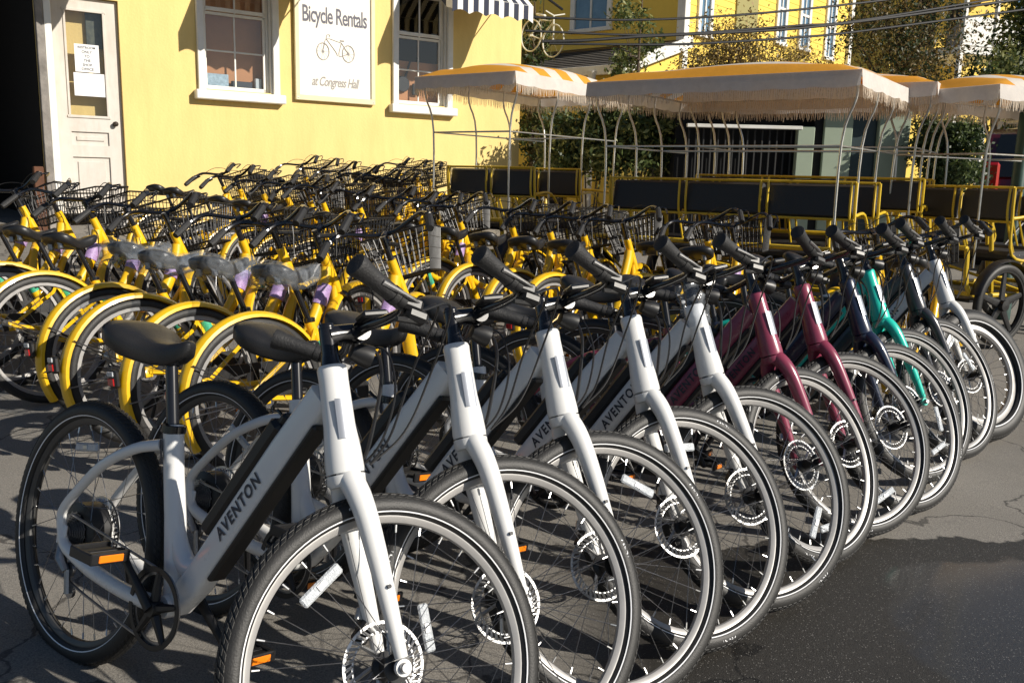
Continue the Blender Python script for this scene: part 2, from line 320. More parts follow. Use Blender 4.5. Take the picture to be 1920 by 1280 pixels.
# ================================================================== E-BIKE
WB, RW = 1.12, .35
HA = R_(68); AX = Vector((-math.cos(HA), 0, math.sin(HA))); PF = Vector((math.sin(HA), 0, math.cos(HA)))
FHUB = Vector((WB, 0, RW)); A0 = FHUB-PF*.045
def ff(t, p, y): return A0+AX*t+PF*p+Vector((0, y, 0))      # fork frame: along axis, forward, left
def steer_matrix(a): return Matrix.Translation(A0) @ Matrix.Rotation(a, 4, AX) @ Matrix.Translation(-A0)
EB_ROOT = thing('electric_bicycle', '', 'bicycle')
STEERED = {'fork', 'stem', 'handlebar', 'display', 'front_wheel', 'brake_caliper', 'brake_cable', 'headlight'}
def make_wheel(parent, name, hub, front, mirror=False, fat=False):
    wo = MB()
    # hub as the wheel's own mesh
    if front: wo.lathe([(0, -.05), (.012, -.05), (.014, -.036), (.030, -.034), (.030, -.028), (.018, -.022), (.018, .022), (.030, .028), (.030, .034), (.016, .036), (.012, .05), (0, .05)], 20)
    else: wo.lathe([(0, -.06), (.012, -.06), (.014, -.034), (.06, -.032), (.078, -.026), (.078, .026), (.06, .032), (.014, .034), (.012, .06), (0, .06)], 28)
    wobj = wo.build(name, BLK, parent, loc=hub)
    tw = .050 if fat else .027; ro = RW; rc = ro-tw
    t = MB(); prof = []
    for i in range(15):
        a = -R_(118)+R_(236)*i/14; k = 1.0
        prof.append((rc+tw*math.cos(a)*k, tw*math.sin(a)*1.0))
    prof = [(rc+tw*math.cos(R_(130))-.002, -tw*.55)]+prof+[(rc+tw*math.cos(R_(130))-.002, tw*.55)]
    t.lathe(prof, 96)
    t.build('tyre', TYRE, wobj, smooth=40)
    # tread blocks
    tr = MB(); nb = 110
    for i in range(nb):
        for row, (ang, ww) in enumerate(((-46, .008), (-27, .009), (-9, .008), (9, .008), (27, .009), (46, .008))):
            th = 2*math.pi*(i+.5*(row % 2))/nb; an = R_(ang)
            rad = rc+tw*math.cos(an)+.0008; yy = tw*math.sin(an)
            er = Vector((math.cos(th), 0, math.sin(th))); et = Vector((-math.sin(th), 0, math.cos(th)))
            nrm = er*math.cos(an)+Vector((0, math.sin(an), 0)); tv = -er*math.sin(an)+Vector((0, math.cos(an), 0))
            c = er*rad+Vector((0, yy, 0)); sk = et*.004*(1 if ang > 0 else -1)
            a_, b_ = et*.0068, tv*ww*.42
            q = [c-a_-b_-sk, c+a_-b_-sk, c+a_+b_+sk, c-a_+b_+sk]; top = [x*1.0+nrm*.0014 for x in q]
            tr.add(q+[x-(x-c)*.2 for x in top], [(4, 5, 6, 7), (0, 1, 5, 4), (1, 2, 6, 5), (2, 3, 7, 6), (3, 0, 4, 7)])
    tag(tr.build('tread', TYRE, wobj, smooth=0), kind='stuff')
    st = MB()
    for sg in (-1, 1):
        a1, a2 = R_(113), R_(119)
        st.lathe([(rc+(tw+.0007)*math.cos(a), sg*(tw+.0007)*math.sin(a)) for a in (a1, a2)], 96)
    st.build('reflective_stripe', REFL, wobj)
    r = MB(); h = .018 if fat else .012
    ri, r2 = rc-.034 if not fat else rc-.07, rc+tw*math.cos(R_(130))+.004
    r.lathe([(r2, -h), (r2-.004, -h-.0015), (ri+.010, -h-.0005), (ri, -h*.55), (ri-.002, 0), (ri, h*.55), (ri+.010, h+.0005), (r2-.004, h+.0015), (r2, h)], 96)
    r.build('rim', RIM if front else RIM_SHADE, wobj, smooth=30)
    sp = MB(); hr = .030 if front else .076; n = 32
    for i in range(n):
        a = 2*math.pi*i/n; sg = 1 if i % 2 else -1; off = (.42 if front else .95)*(1 if (i//2) % 2 else -1)
        p1 = Vector((hr*math.cos(a+off), sg*.030, hr*math.sin(a+off))); p2 = Vector(((ri-.004)*math.cos(a), 0, (ri-.004)*math.sin(a)))
        sp.tube([p1, p2], .0010, 4, cap=False); d = (p1-p2).normalized()
        sp.tube([p2, p2+d*.016], [.0026, .0022], 6, 1)
    tag(sp.build('spokes', [STEEL, SIL], wobj), kind='stuff')
    rt = MB(); y0 = .040
    for (ra, rb) in ((.084, .0905), (.067, .0705)):
        rt.lathe([(ra, y0-.001), (rb, y0-.001), (rb, y0+.001), (ra, y0+.001)], 60, closed=True)
    for i in range(36):
        a = 2*math.pi*i/36; b2 = a+.14
        rt.tube([(.067*math.cos(a), y0, .067*math.sin(a)), (.085*math.cos(b2), y0, .085*math.sin(b2))], .0034, 4, cap=False)
    for i in range(6):
        a = 2*math.pi*i/6; rt.tube([(.018*math.cos(a), y0, .018*math.sin(a)), (.066*math.cos(a+.6), y0, .066*math.sin(a+.6))], .0045, 4, sq=1)
    rt.lathe([(.012, y0-.002), (.024, y0-.002), (.024, y0+.002), (.012, y0+.002)], 20, closed=True)
    rt.build('brake_rotor', SIL, wobj, smooth=20)
    for k in ((R_(147),) if front else (R_(100),)):
        rf = MB(); c = Vector((math.cos(k)*.225, -.010, math.sin(k)*.225)); rot = Matrix.Rotation(-k, 3, 'Y')
        rf.bbox(c, (.024, .010, .105), .004, 0, rot); rf.bbox(c+rot @ Vector((0, -.0055, 0)), (.012, .004, .022), .001, 1, rot)
        rf.build('spoke_reflector', [REFP, SIL], wobj)
    if not front:
        cs = MB()
        for i in range(7):
            rr = .052-.0055*i; cs.lathe([(rr*.6, -.036-.0035*i), (rr, -.036-.0035*i), (rr, -.0375-.0035*i), (rr*.6, -.0375-.0035*i)], 22, closed=True)
            for j in range(16):
                a = 2*math.pi*j/16; cs.box((rr*math.cos(a), -.0367-.0035*i, rr*math.sin(a)), (.006, .0014, .006), 0, Matrix.Rotation(-a, 3, 'Y'))
        cs.build('cassette', STEEL, wobj, smooth=20)
    return wobj
def sidewall_text(parent, body, ang0, rad, h, m, y=-.0265):
    V, Fc = text_mesh(body, h*1.35, bold=.0006, spacing=1.15)
    b = MB(); b.add([((rad+v[1])*math.cos(ang0-v[0]/rad), y-.0006+.35*abs(v[1]), (rad+v[1])*math.sin(ang0-v[0]/rad)) for v in V], [f[::-1] for f in Fc])
    return b.build('tyre_lettering', m, parent, smooth=0)

def saddle_mesh(L, Wd, T, name='saddle', x0=0., z0=0., grow=0., noise=0.):
    sec = [(0, .40, .25), (.04, .72, .6), (.12, .95, .9), (.22, 1.0, 1.), (.34, .92, .98), (.46, .66, .9), (.58, .40, .84), (.72, .27, .8), (.86, .22, .74), (.96, .19, .6), (1., .10, .3)]
    b = MB(); n = 20; V = []
    for (u, wv, tv) in sec:
        x = x0+L*u+(grow*(u-.5)*2); hw = Wd/2*wv+grow; th = T*tv+grow
        zc = z0+.022*math.cos(u*2*math.pi*.8)*(1 if u < .8 else 1.1)
        for j in range(n):
            a = 2*math.pi*j/n; c_, s_ = math.cos(a), math.sin(a)
            yy = hw*math.copysign(abs(c_)**.75, c_); zz = (th*.38*s_**1 if s_ > 0 else th*.75*math.copysign(abs(s_)**.5, s_)*(.55+.45*abs(c_)))
            k = 1+noise*random.uniform(-1, 1)
            V.append((x+noise*.02*random.uniform(-1, 1), yy*k, zc+zz*k))
    k = len(sec); Fc = [(i*n+j, i*n+(j+1) % n, (i+1)*n+(j+1) % n, (i+1)*n+j) for i in range(k-1) for j in range(n)]
    Fc += [tuple(range(n))[::-1], tuple((k-1)*n+j for j in range(n))]
    return b.add(V, Fc)

def ebike():
    root = EB_ROOT; P = PAINT['white']
    fr = MB()
    # head tube
    fr.lathe([(.0, .40), (.040, .40), (.041, .41), (.039, .45), (.034, .50), (.032, .60), (.033, .625), (.030, .632), (0, .632)], 28, axis='z')
    M3 = Matrix((PF, Vector((0, 1, 0)), AX)).transposed()
    fr.v = [tuple(M3 @ Vector(p)+A0) for p in fr.v]
    # down tube : deep rounded section
    fr.tube([(.44, 0, .285), (.50, 0, .355), (.62, 0, .535), (.74, 0, .715), (.835, 0, .855)], [.034, .036, .037, .037, .034], 20, ref=(0, 1, 0), sq=.80, power=.5)
    # seat tube and the swoop into the down tube
    fr.tube([(.425, 0, .275), (.405, 0, .36), (.375, 0, .48), (.345, 0, .58), (.315, 0, .695)], [.030, .029, .028, .027, .027], 18, ref=(0, 1, 0), sq=.9)
    fr.tube(spl([(.365, 0, .53), (.40, 0, .43), (.455, 0, .375), (.535, 0, .395)], 5), [.018, .024, .028, .026], 14, ref=(0, 1, 0), sq=.85)
    fr.lathe([(0, -.037), (.026, -.037), (.028, -.03), (.028, .03), (.026, .037), (0, .037)], 22, c=(.425, 0, .275))
    for s in (-1, 1):
        fr.tube(spl([(.305, s*.018, .645), (.235, s*.045, .622), (.13, s*.060, .560), (.035, s*.066, .468), (-.008, s*.068, .415), (-.012, s*.068, .385), (.006, s*.068, .335)], 4), [.015, .014, .0135, .0125, .013, .013, .0125], 12)
        fr.tube(spl([(.005, s*.068, .34), (.03, s*.067, .318), (.15, s*.062, .292), (.30, s*.05, .275), (.41, s*.03, .272)], 3), [.012, .014, .017, .017, .02], 10, sq=1.15)
        fr.bbox((.0, s*.068, .347), (.04, .008, .055), .003)
    frame = fr.build('frame', P, root, smooth=50)
    # black battery on the down tube's upper face, black strip below for the shade under it
    d = (Vector((.835, 0, .855))-Vector((.50, 0, .355))).normalized(); up = Vector((-d.z, 0, d.x)); mid = Vector((.665, 0, .605))
    rot = Matrix((d, Vector((0, 1, 0)), -up)).transposed()
    bt = MB(); bt.bbox(mid+up*.055-d*.01, (.36, .050, .042), .010, 0, rot); bt.bbox(mid+up*.052+d*.18, (.03, .03, .02), .006, 0, rot); bt.build('battery', BLK, root)
    bc = MB(); bc.bbox(mid-up*.041, (.50, .050, .016), .006, 0, rot); bc.build('belly_cover', BLK, root)
    # lettering on both flanks
    V, Fc = text_mesh('AVENTON', .044, bold=.0012, shear=.12, spacing=1.22)
    for s in (-1, 1):
        lt = MB(); c = Vector((.640, s*.0312, .566))
        lt.add([c+d*(v[0]*.82*(1 if s < 0 else -1))+up*(v[1]*.95)+Vector((0, s*.0004, 0)) for v in V], Fc if s < 0 else Fc)
        lt.build('down_tube_lettering', INK, frame, smooth=0)
    bd = MB(); a = [R_(x) for x in np.linspace(-38, 12, 7)]
    bd.grid(lambda u, v: tuple(ff(.47+.085*v, .0392*math.cos(-R_(50)+R_(44)*u), .0392*math.sin(-R_(50)+R_(44)*u))), 8, 1)
    bd.build('head_badge', DEC, frame)
    ds = MB(); ds.grid(lambda u, v: (.331-.014*v+.0265*math.cos(R_(-150+60*u)), .0290*math.sin(R_(-150+60*u)), .610+.05*v), 6, 1); ds.build('size_decal', INK, frame)
    # seat post + saddle
    sp = MB(); sp.tube([(.322, 0, .66), (.262, 0, .875)], .0155, 14); sp.lathe([(.027, 0), (.031, .003), (.031, .02), (.027, .022)], 18, axis='z', c=(.313, 0, .69)); sp.bbox((.262, 0, .868), (.05, .035, .03), .006)
    sp.tube([(.292, -.03, .70), (.280, -.034, .705), (.262, -.036, .716)], .005, 6)
    spo = sp.build('seat_post', BLKG, root)
    sd = saddle_mesh(.275, .21, .078, x0=.065, z0=.905); so_ = sd.build('saddle', SAD, root, smooth=60)
    rl = MB()
    for s in (-1, 1): rl.tube(spl([(.10, s*.045, .886), (.15, s*.024, .872), (.22, s*.022, .866), (.29, s*.020, .872), (.325, s*.006, .898)], 3), .0036, 6)
    for s in (-1, 1): rl.tube([(.12, s*.05, .862), (.12, s*.05, .892)], .014, 8)
    rl.build('saddle_rails', STEEL, so_)
    # fork
    fk = MB()
    fk.tube([ff(.385, 0, 0), ff(.72, 0, 0)], .0155, 12, 1)
    fk.lathe([(0, .372), (.036, .372), (.041, .38), (.041, .396), (0, .396)], 24, axis='z'); k = len(fk.v)
    n0 = len(fk.v)-24*5; fk.v[n0:] = [tuple(M3 @ Vector(p)+A0) for p in fk.v[n0:]]
    fko = fk.build('fork', [P, BLKG], root, smooth=50)
    for s in (-1, 1):
        fk = MB(); fk.tube(spl([ff(.394, .0, s*.010), ff(.376, .002, s*.028), ff(.345, .007, s*.043), ff(.30, .014, s*.051), ff(.22, .024, s*.054), ff(.12, .035, s*.056), ff(.02, .045, s*.057)], 5), [.028, .027, .026, .024, .022, .0180, .0135], 18)
        fk.lathe([(0, -.006), (.017, -.006), (.018, 0), (.017, .006), (0, .006)], 16, c=(FHUB.x, s*.058, FHUB.z))
        fk.lathe([(0, -.0055), (.0045, -.0055), (.0045, 0)], 10, 1, c=tuple(ff(.16, .031, s*.0745)))
        fk.build('fork_leg', [P, BLKG], fko, smooth=50)
    for s in (-1, 1):
        ah = MB(); ah.lathe([(.011, 0), (.011, s*.004), (.009, s*.012), (0, s*.012)], 12, c=(FHUB.x, s*.064, FHUB.z)); ah.build('axle_nut', STEEL, fko)
    # stem + spacers
    sm = MB(); sm.tube([ff(.630, 0, 0), ff(.635, 0, 0), ff(.66, 0, 0), ff(.72, 0, 0)], [.026, .024, .019, .0185], 18)
    sm.tube([ff(.70, 0, 0), ff(.705, .03, 0), ff(.705, .062, 0)], [.022, .019, .021], 14, sq=1.1); sm.lathe([(.0, -.024), (.022, -.024), (.022, .024), (0, .024)], 16, c=tuple(ff(.705, .07, 0)))
    sm.tube([ff(.715, 0, 0), ff(.727, 0, 0)], [.0195, .015], 14)
    smo = sm.build('stem', BLKG, root)
    # handlebar
    hb = MB()
    IN = lambda s: ff(.700, .085, s*.215); EN = lambda s: ff(.770, -.030, s*.268)
    pts = spl([EN(-1), ff(.735, .035, -.243), IN(-1), ff(.700, .088, -.13), ff(.705, .07, -.05), ff(.705, .07, .05), ff(.700, .088, .13), IN(1), ff(.735, .035, .243), EN(1)], 5)
    hb.tube(pts, .0112, 12); hbo = hb.build('handlebar', BLKG, root)
    for s in (-1, 1):
        g0, g1 = ff(.722, .055, s*.232), EN(s)*1.0
        dd = (g1-g0).normalized(); side = dd.cross(AX).normalized()
        gr = MB(); gr.tube([g0+dd*(x*.108) for x in (0, .04, .25, .5, .75, .92, .985, 1.0)], [.0180, .0185, .0188, .0195, .0215, .0250, .0243, .019], 18, ref=tuple(side), sq=1.0)
        gr.tube([g0-dd*.012, g0+dd*.002], .0205, 16); gro = gr.build('grip', RUB, hbo)
        lv = MB(); q = g0-dd*.03; fw = PF
        lv.bbox(q+fw*.02-AX*.006, (.045, .03, .03), .007, 1)
        lv.tube(spl([q+fw*.03-AX*.012, q+fw*.052+dd*.03-AX*.02, q+fw*.058+dd*.075-AX*.028, q+fw*.045+dd*.125-AX*.03], 4), [.008, .0065, .0065, .0075], 8, 0, ref=tuple(AX), sq=.65)
        lv.tube([q+AX*.0, q+dd*.016], .019, 14, 1)
        lv.build('brake_lever', [SIL, BLK], hbo)
        th = MB(); c = q-dd*.02+fw*.012; th.bbox(c-AX*.02, (.05, .035, .028), .008); th.tube([c-AX*.03, c-AX*.035-fw*.03+dd*.02], [.008, .006], 8); th.build('shifter' if s < 0 else 'control_pad', BLK, hbo)
        bl = MB(); bl.tube([q+fw*.03, q+fw*.03+dd*.02-AX*.0], .004, 6)
    dp = MB(); c = ff(.728, .085, -.055); rr = Matrix.Rotation(R_(-25), 3, 'Y'); dp.bbox(c, (.062, .05, .016), .005, 0, rr); dp.bbox(c+rr @ Vector((0, 0, .0082)), (.050, .040, .002), .001, 1, rr)
    dp.build('display', [BLK, mat('display_glass', (.02, .025, .03), .06, coat=1.)], root)
    hl = MB(); c = ff(.655, .075, 0); hl.lathe([(0, -.03), (.018, -.028), (.026, 0), (.027, .018), (.0, .018)], 18, axis='x', c=tuple(c)); hl.lathe([(.0, .0185), (.022, .0185)], 18, 1, axis='x', c=tuple(c)); hl.tube([c, ff(.70, .06, 0)], .006, 6)
    hl.build('headlight', [BLK, mat('lamp_lens', (.8, .82, .85), .08, coat=1.)], root)
    cb = MB()
    for j, (s, dx) in enumerate(((-1, 0), (1, .01), (-1, .03), (1, -.02))):
        st = IN(s)+PF*.03
        cb.tube(spl([st-AX*.01, st+PF*(.075+dx)+Vector((0, -s*.05, 0))+AX*.01, ff(.60-dx, .16+dx, s*.06), ff(.47, .10+dx, s*.035), ff(.41, .045, s*.03)], 7), .0028 if j < 3 else .0045, 6)
    cb.tube(spl([ff(.41, .04, .035), ff(.36, .08, .07), ff(.25, .065, .085), ff(.12, .03, .075)], 5), .0026, 6)
    tag(cb.build('brake_cable', BLK, root), None)
    cal = MB(); c = ff(.075, .02, .062); cal.bbox(c, (.032, .03, .055), .006, 0, Matrix.Rotation(R_(22), 3, 'Y')); cal.bbox(c+AX*.035+Vector((0, .008, 0)), (.02, .014, .03), .004, 1); cal.lathe([(0, .018), (.010, .018), (.011, .010), (.011, 0)], 12, 1, c=tuple(c))
    cal.build('brake_caliper', [BLK, SIL], root)
    cr = MB(); c = Vector((-.045, .062, .40)); cr.bbox(c, (.03, .03, .05), .005); cr.build('rear_brake_caliper', BLK, root)
    # drive train
    ck = MB(); B0 = (.425, 0, .275)
    def ring(b, y, r0, r1, n, mi): b.lathe([(r0, y-.0012), (r1, y-.0012), (r1, y+.0012), (r0, y+.0012)], n, mi, c=B0, closed=True)
    ring(ck, -.054, .078, .088, 44, 1); ring(ck, -.060, .086, .099, 44, 0)
    for i in range(44):
        a = 2*math.pi*i/44; ck.box((B0[0]+.090*math.cos(a), -.054, B0[2]+.090*math.sin(a)), (.005, .002, .005), 1, Matrix.Rotation(-a, 3, 'Y'))
    for i in range(5):
        a = 2*math.pi*i/5+.3; ck.tube([(B0[0]+.02*math.cos(a), -.058, B0[2]+.02*math.sin(a)), (B0[0]+.088*math.cos(a), -.057, B0[2]+.088*math.sin(a))], [.012, .007], 6)
    ck.lathe([(0, -.072), (.018, -.072), (.022, -.06), (.020, -.05), (.012, -.04), (.012, .072), (0, .072)], 18, c=B0)
    cko = ck.build('chainring', [BLK, STEEL], root)
    for s, ang in ((-1, R_(138)), (1, R_(-42))):
        e = Vector((B0[0]+.165*math.cos(ang), s*.085, B0[2]+.165*math.sin(ang)))
        ar = MB(); ar.tube([Vector((B0[0], s*.070, B0[2])), Vector((B0[0], s*.078, B0[2]))*.3+e*.7*1.0+Vector((0, 0, 0)), e], [.016, .011, .012], 10, ref=(0, 1, 0), sq=.7); ar.build('crank_arm', BLK, root)
        pd = MB(); c = e+Vector((0, s*.055, .0)); pd.bbox(c, (.080, .085, .010), .003); pd.bbox(c+Vector((-.042, 0, 0)), (.012, .10, .028), .003); pd.bbox(c+Vector((.042, 0, 0)), (.012, .10, .028), .003); pd.bbox(c+Vector((0, s*.045, 0)), (.09, .012, .026), .003); pd.tube([e, c+Vector((0, s*.04, 0))], .009, 8)
        pdo = pd.build('pedal', BLK, root)
        for q in (-1, 1): rf = MB(); rf.bbox(c+Vector((q*.0495, 0, 0)), (.005, .062, .018), .002); rf.build('pedal_reflector', ORG, pdo)
    ch = MB()
    top = [(.425+.0, -.054, .365), (.0, -.050, .372)]; low = [(.425, -.054, .185), (.05, -.056, .215)]
    loop = spl([(.425, -.054, .366), (.20, -.053, .385), (.005, -.050, .400)], 8)
    loop2 = spl([(.425, -.054, .186), (.24, -.055, .205), (.055, -.057, .232), (.030, -.056, .262), (.025, -.052, .300)], 8)
    for Q in (loop, loop2): ch.tube(Q, .0038, 6)
    ch.lathe([(.088, -.003), (.094, -.003), (.094, .003), (.088, .003)], 24, c=(.425, -.054, .275), closed=True, a0=-math.pi/2, a1=math.pi/2)
    ch.build('chain', STEEL, root)
    dr = MB(); dr.tube([(.004, -.066, .33), (.02, -.075, .29), (.045, -.070, .262)], [.012, .014, .010], 8); dr.tube([(.045, -.066, .265), (.060, -.066, .205)], .008, 8)
    for c in ((.043, -.057, .262), (.058, -.057, .212)): dr.lathe([(0, -.004), (.020, -.004), (.020, .004), (0, .004)], 12, c=c)
    dr.build('derailleur', STEEL, root)
    ks = MB(); ks.tube([(.10, .07, .285), (.06, .14, .10), (.045, .20, -.028)], [.011, .009, .008], 8); ks.tube([(.045, .198, -.018), (.042, .21, -.045)], .012, 8); ks.build('kickstand', BLK, root)
    wf = make_wheel(root, 'front_wheel', FHUB, True); wr_ = make_wheel(root, 'rear_wheel', Vector((0, 0, RW)), False)
    sidewall_text(wf, 'KENDA', R_(118), .3265, .0105, REFL)
    sidewall_text(wf, 'KENDA', R_(-22), .3265, .0105, REFL)
    return root
ebike()
FIT = [  # front-contact x, y, yaw, steer, lean, paint
    (-.275, 1.561, -35.9, 66.5, 12.1, 'white', 'white step-through electric bicycle nearest the camera, its whole frame in view'),
    (-.031, 1.840, -35.4, 60.7, 12.9, 'white', 'white electric bicycle second in the front row, just behind the nearest one'),
    (.221, 2.063, -33.6, 57.3, 11.8, 'white', 'white electric bicycle third in the front row counting from the nearest'),
    (.480, 2.342, -33.2, 56.8, 12.5, 'white', 'white electric bicycle fourth in the front row counting from the nearest'),
    (.752, 2.598, -30.6, 51.2, 8.7, 'white', 'white electric bicycle beside the first maroon one, clear film around its head tube'),
    (1.038, 2.938, -31.0, 63.9, 9.3, 'maroon', 'maroon electric bicycle between the fifth white one and the other maroon one'),
    (1.289, 3.201, -32.6, 53.9, 7.5, 'maroon', 'maroon electric bicycle beside the navy one, farther of the two maroon ones'),
    (1.569, 3.449, -27.3, 53.6, 8.0, 'navy', 'dark navy electric bicycle between the maroon pair and the teal one'),
    (1.789, 3.822, -30.7, 56.3, 8.1, 'teal', 'bright teal electric bicycle near the far end of the front row'),
    (2.113, 4.166, -28.7, 58.6, 8.2, 'graphite', 'dark grey electric bicycle just beyond the teal one in the front row'),
    (2.40, 4.47, -28.0, 52.0, 8.0, 'white', 'white fat-tyred electric bicycle at the far end of the front row'),
]
def pose_bike(root, x, y, z, yaw, steer, lean, wbase, spin):
    M = Matrix.Translation((x, y, z)) @ Matrix.Rotation(yaw, 4, 'Z') @ Matrix.Translation((-wbase, 0, 0)) @ Matrix.Rotation(-lean, 4, 'X')
    root.matrix_world = M
def base_name(o): return o.name.split('.')[0]
bpy.context.view_layer.update()
SWAP = {}
def variant(pname):
    if pname in SWAP: return SWAP[pname]
    sw = {}
    for o in [c for c in EB_ROOT.children_recursive if base_name(c) in ('frame', 'fork', 'fork_leg')]:
        me = o.data.copy(); me.materials[0] = PAINT[pname]; sw[o.data.name] = me
    SWAP[pname] = sw; return sw
bikes = []
for i, f in enumerate(FIT):
    r = EB_ROOT if i == 0 else copy_tree(EB_ROOT, None, variant(f[5]) if f[5] != 'white' else None)
    bikes.append(r)
fat_lib = {}
for i, (r, f) in enumerate(zip(bikes, FIT)):
    x, y, yaw, st, ln, pn, lab = f
    r['label'] = lab; r['category'] = 'bicycle'; r['group'] = 'electric bicycles parked in the front row'
    pose_bike(r, x, y, -.0129*x+.0202*y+.004, R_(yaw), R_(st), R_(ln), WB, 0)
    Sm = steer_matrix(R_(st))
    for c in r.children:
        nm = base_name(c)
        if nm == 'front_wheel': c.matrix_basis = Sm @ Matrix.Translation(FHUB) @ Matrix.Rotation(R_([0, -58, 70, 40, 160, 215, 200, 130, 200, 100, 0][i]), 4, 'Y')
        elif nm == 'rear_wheel': c.matrix_basis = Matrix.Translation((0, 0, RW)) @ Matrix.Rotation(R_(37*i), 4, 'Y')
        elif nm in STEERED: c.matrix_basis = Sm
    ca = R_([0, 95, 200, 40, 310, 150, 20, 260, 110, 220, 60][i]); B0v = Vector((.425, 0, .275)); up_ = [-.014, -.058, -.05, -.035, -.055, -.02, -.045, -.03, -.05, -.02, -.03][i]
    for c in r.children:
        nm = base_name(c)
        if nm == 'crank_arm': c.matrix_basis = Matrix.Translation(B0v) @ Matrix.Rotation(ca, 4, 'Y') @ Matrix.Translation(-B0v)
        elif nm == 'pedal':
            sg = -1 if c.data.vertices[0].co.y < 0 else 1; an = R_(138 if sg < 0 else -42); e0 = Vector((.165*math.cos(an), 0, .165*math.sin(an))); e1 = Matrix.Rotation(ca, 3, 'Y') @ e0; c.matrix_basis = Matrix.Translation(e1-e0)
        elif nm in ('saddle', 'seat_post'): c.matrix_basis = Matrix.Translation(Vector((-.27, 0, .96))*up_)
    if i == 10:
        for c in list(r.children):
            if base_name(c) in ('front_wheel', 'rear_wheel'):
                mb, nm = c.matrix_basis.copy(), base_name(c)
                for g in list(c.children): bpy.data.objects.remove(g)
                bpy.data.objects.remove(c)
                wv = make_wheel(r, nm, (0, 0, 0), nm == 'front_wheel', fat=True); wv.matrix_basis = mb

r5 = bikes[4]; fb = MB()
fb.tube([ff(.56+.02*i, 0, 0) for i in range(8)], [.041, .044, .040, .046, .041, .046, .040, .044], 11, cap=False); random.seed(3)
fb.v = [tuple(Vector(v)+Vector([random.uniform(-.006, .006) for _ in range(3)])) for v in fb.v]
fo_ = fb.build('plastic_film', WRAP, r5); fo_.matrix_basis = steer_matrix(R_(FIT[4][3]))
